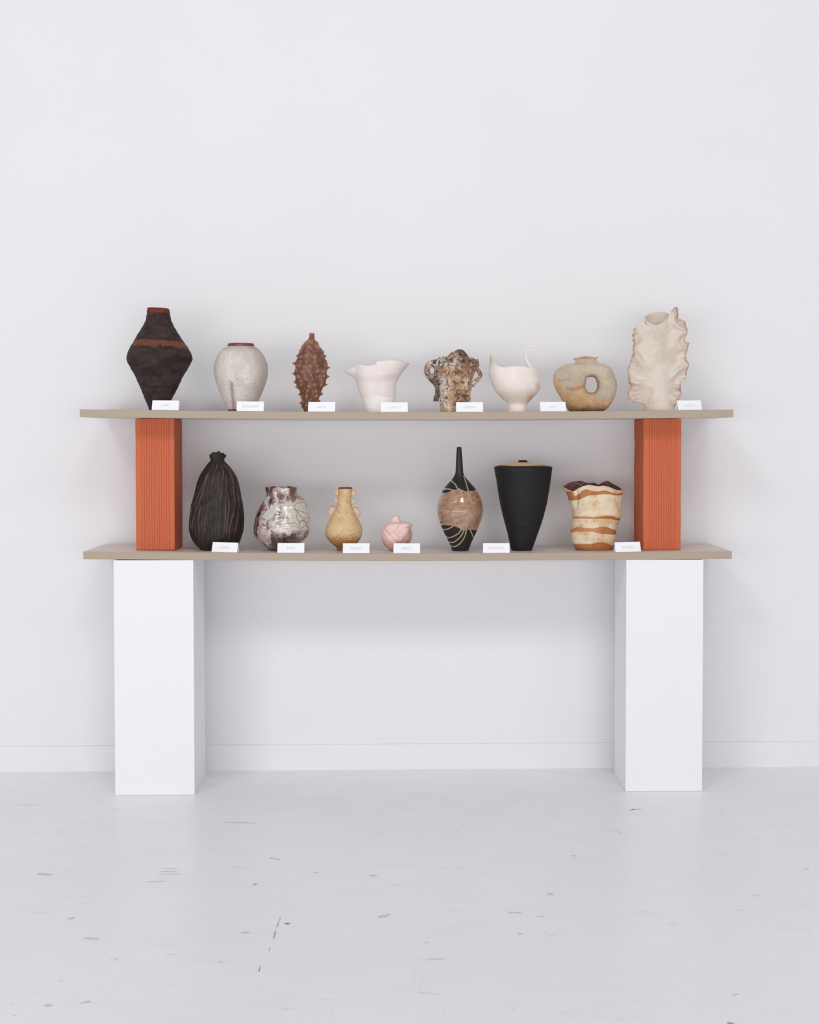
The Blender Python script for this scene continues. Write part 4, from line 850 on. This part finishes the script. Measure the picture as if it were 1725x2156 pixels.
def col(U, Y, T, outer):
    f = np.sin(T) > -.05; n = fbm(np.cos(T) * 5, np.sin(T) * 5, Y * .022, 5, 83) * .6; n2 = fbm(np.cos(T) * 14, np.sin(T) * 14, Y * .04, 3, 84)
    tan = mix(lin((180, 144, 116)), lin((152, 114, 86)), sstep(-.3, .35, n)); tan = mix(tan, lin((128, 92, 66)), sstep(.05, .4, n2) * .5)
    blk = lin((27, 25, 26)) + 0 * tan
    d1 = Y - curve(U, UP); d2 = curve(U, LO) - Y
    blk = np.broadcast_to(blk, tan.shape)
    inside = sstep(-4, 2, d1) * sstep(-4, 2, d2); c = mix(blk, tan, inside)
    rimc = np.maximum(np.exp(-((d1 + 1) / 6) ** 2), np.exp(-((d2 + 1) / 6) ** 2)); c = mix(c, lin((186, 150, 118)), rimc * .8)
    d = np.full(U.shape, 1e9)
    for p in TL: d = np.minimum(d, polydist(U, Y, p))
    c = mix(c, lin((176, 152, 122)), sstep(13, 8, d) * (1 - inside) * f)
    blob = np.minimum(np.hypot((U - 330) / 34, (Y - 1458) / 14), 9); return mix(c, lin((36, 30, 30)), sstep(1.1, .8, blob) * f)
m_bot = mat('bottle_glaze', None, .3, noise=.05, nscale=160, bump=.04, spec=.5)
bn = m_bot.node_tree; pb = bn.nodes['Principled BSDF']; sepn = bn.nodes.new('ShaderNodeRGBToBW'); atn = [x for x in bn.nodes if x.type == 'ATTRIBUTE'][0]; bn.links.new(atn.outputs['Color'], sepn.inputs[0])
mrn = bn.nodes.new('ShaderNodeMapRange'); mrn.inputs['From Min'].default_value = .04; mrn.inputs['From Max'].default_value = .12; mrn.inputs['To Min'].default_value = .5; mrn.inputs['To Max'].default_value = .10
bn.links.new(sepn.outputs[0], mrn.inputs['Value']); bn.links.new(mrn.outputs[0], pb.inputs['Roughness'])
mrc = bn.nodes.new('ShaderNodeMapRange'); mrc.inputs['From Min'].default_value = .04; mrc.inputs['From Max'].default_value = .12; bn.links.new(sepn.outputs[0], mrc.inputs['Value']); bn.links.new(mrc.outputs[0], pb.inputs['Coat Weight'])
pb.inputs['Coat IOR'].default_value = 1.7; pb.inputs['Coat Roughness'].default_value = .05
lathe('body', fr, rows, m_bot, t, nt=480, nv=480, color=col, wall=16, inner=60)

# --- black tapered vase
fr = Frame(1010, 950, 9.37, 845, 0)
t = thing('tapered_vase', fr.base, 'large matte black tapering vase with domed top and tan ring', 'vase')
RM = 576
rows = [(182, 772, 930), (188, 768, 934), (205, 760, 945), (216, 735, 970), (225, 640, 1070), (240, 560, 1150), (262, 460, 1245), (285, 360, 1340), (300, 305, 1405), (312, 286, 1430), (330, 284, 1434), (400, 298, 1425), (550, 328, 1405), (700, 350, 1385), (850, 372, 1360), (1000, 398, 1335), (1150, 430, 1300), (1300, 465, 1260), (1450, 505, 1215), (1600, 547, 1160), (1750, 580, 1108), (1850, 602, 1072), (1900, 612, 1052), (1960, 630, 1030)]
def col(U, Y, T, outer):
    n = fbm(np.cos(T) * 2.2, np.sin(T) * 2.2, Y * .06, 4, 93); r = np.hypot(U - 850, 0) ; c = mix(lin((29, 28, 30)), lin((24, 23, 24)), sstep(-.2, .3, n))
    ring = sstep(212, 218, Y) * sstep(286, 268, Y + n * 16 + 0 * r); c = mix(c, lin((222, 188, 140)), ring); return mix(c, lin((150, 106, 66)), ring * np.clip(sstep(.12, .4, n) + sstep(222, 214, Y), 0, 1) * .8)
lathe('body', fr, rows, mat('matte_black_clay', None, .62, noise=.15, nscale=300, bump=.2, bscale=300, spec=.3), t, nt=200, nv=260, color=col, wall=18, inner=60, sm=1)

# --- orange striped folded vase
fr = Frame(1160, 990, 8.214, 760, 0)
t = thing('striped_vase', fr.base, 'cream vase with wavy orange stripes and pinched folded rim', 'vase')
rows = [(520, 312, 1230), (600, 340, 1228), (700, 374, 1222), (800, 380, 1212), (900, 375, 1185), (980, 362, 1150), (1040, 342, 1132), (1090, 342, 1138), (1150, 350, 1142), (1230, 366, 1125), (1310, 400, 1105), (1360, 430, 1090), (1400, 445, 1080)]
CXs = (312 + 1230) / 2
rim = [(0, 462, 345), (12, 455, 350), (30, 400, 335), (50, 340, 285), (70, 320, 262), (85, 320, 272), (100, 320, 262), (115, 330, 248), (130, 380, 270), (142, 440, 320), (150, 480, 362), (158, 520, 340), (170, 560, 296), (180, 568, 290), (195, 540, 262), (215, 500, 215), (235, 440, 190), (255, 360, 235), (270, 340, 222), (285, 340, 262), (300, 350, 205), (312, 370, 190), (325, 400, 240), (345, 450, 300)]
B1T = [(200, 372), (240, 372), (360, 350), (385, 420), (405, 443), (440, 420), (500, 350), (580, 316), (650, 340), (720, 360), (800, 350), (880, 336), (960, 350), (1000, 370), (1130, 402), (1180, 395), (1250, 372)]
B1B = [(200, 520), (300, 520), (430, 510), (500, 480), (560, 445), (620, 422), (720, 414), (880, 402), (1000, 406), (1080, 424), (1250, 428)]
B2T = [(300, 800), (385, 795), (500, 790), (700, 800), (840, 782), (930, 770), (1050, 785), (1130, 822), (1250, 825)]; B2B = [(300, 828), (385, 826), (550, 825), (800, 822), (1000, 832), (1100, 855), (1250, 878)]
B3T = [(300, 1040), (350, 1020), (430, 972), (600, 990), (700, 995), (820, 965), (950, 970), (1050, 1018), (1130, 1040), (1200, 1042)]; B3B = [(300, 1095), (345, 1080), (420, 1045), (600, 1045), (700, 1045), (800, 1080), (950, 1092), (1130, 1112), (1200, 1112)]
B4T = [(300, 1275), (385, 1270), (500, 1262), (680, 1257), (780, 1232), (880, 1230), (960, 1260), (1050, 1292), (1150, 1285)]
def col(U, Y, T, outer):
    n = fbm(U * .007, Y * .007, np.sin(T), 4, 113); n2 = fbm(U * .025, Y * .025, np.sin(T) * 3, 3, 114)
    c = mix(lin((224, 203, 172)), lin((214, 186, 148)), sstep(-.1, .3, n)) + 0 * U[..., None]; c = mix(c, lin((206, 164, 114)), sstep(.08, .4, n + .3 * n2) * .65)
    c = mix(c, lin((232, 218, 198)), sstep(.15, .4, -n) * .5); c = mix(c, lin((160, 140, 118)), sstep(.42, .55, n2) * .5)
    org = mix(lin((176, 116, 66)), lin((168, 100, 58)), sstep(-.2, .3, n)); rd = lin((206, 134, 92))
    def band(a, b, w=3): return sstep(-w, w, Y - curve(U, a)) * sstep(-w, w, curve(U, b) - Y)
    c = mix(c, org, band(B1T, B1B)); c = mix(c, mix(org, rd, sstep(900, 600, U) * .7), band(B2T, B2B)); c = mix(c, mix(org, rd, sstep(950, 700, U) * .6), band(B3T, B3B))
    c = mix(c, mix(org, lin((150, 92, 40)), sstep(1290, 1360, Y) * .7), sstep(-3, 3, Y - curve(U, B4T)))
    inn = mix(lin((96, 58, 58)), lin((186, 158, 136)), sstep(.5, .9, np.sin(Y * .16 + U * .05 + 9 * n)) * .5); return np.where(outer[..., None], c, inn)
def dsp(U, Y, T, R):
    f = np.clip(np.sin(T) * 3, 0, 1); g = -46 * np.exp(-((U - 405) / 34) ** 2) * sstep(720, 560, Y) * sstep(300, 380, Y)
    ridge = 12 * (np.sin((Y + 20 * np.sin(U * .01)) * .0262) ) ; edge = 0
    for b in (B1B, B2B, B3B): edge = edge + 8 * np.exp(-((Y - curve(U, b) - 22) / 18) ** 2)
    for b in (B2T, B3T, B4T): edge = edge + 8 * np.exp(-((Y - curve(U, b) + 22) / 18) ** 2)
    for a, b in ((B1T, B1B), (B2T, B2B), (B3T, B3B)): edge = edge - 10 * sstep(-5, 5, Y - curve(U, a)) * sstep(-5, 5, curve(U, b) - Y)
    rf = -26 * np.exp(-((U - 1120) / 30) ** 2) * sstep(1000, 1100, Y)
    return (g + edge + rf) * f + 10 * fbm(np.cos(T) * 1.5, np.sin(T) * 1.5, Y * .006, 2, 9)
cup('body', fr, rows, rim, mat('striped_clay', None, .5, noise=.06, nscale=120, bump=.2, bscale=140, spec=.4), t, nt=420, nlow=200, nup=130, depth=.72, color=col, disp=dsp, wall=16, ksm=1, bulge=.5)
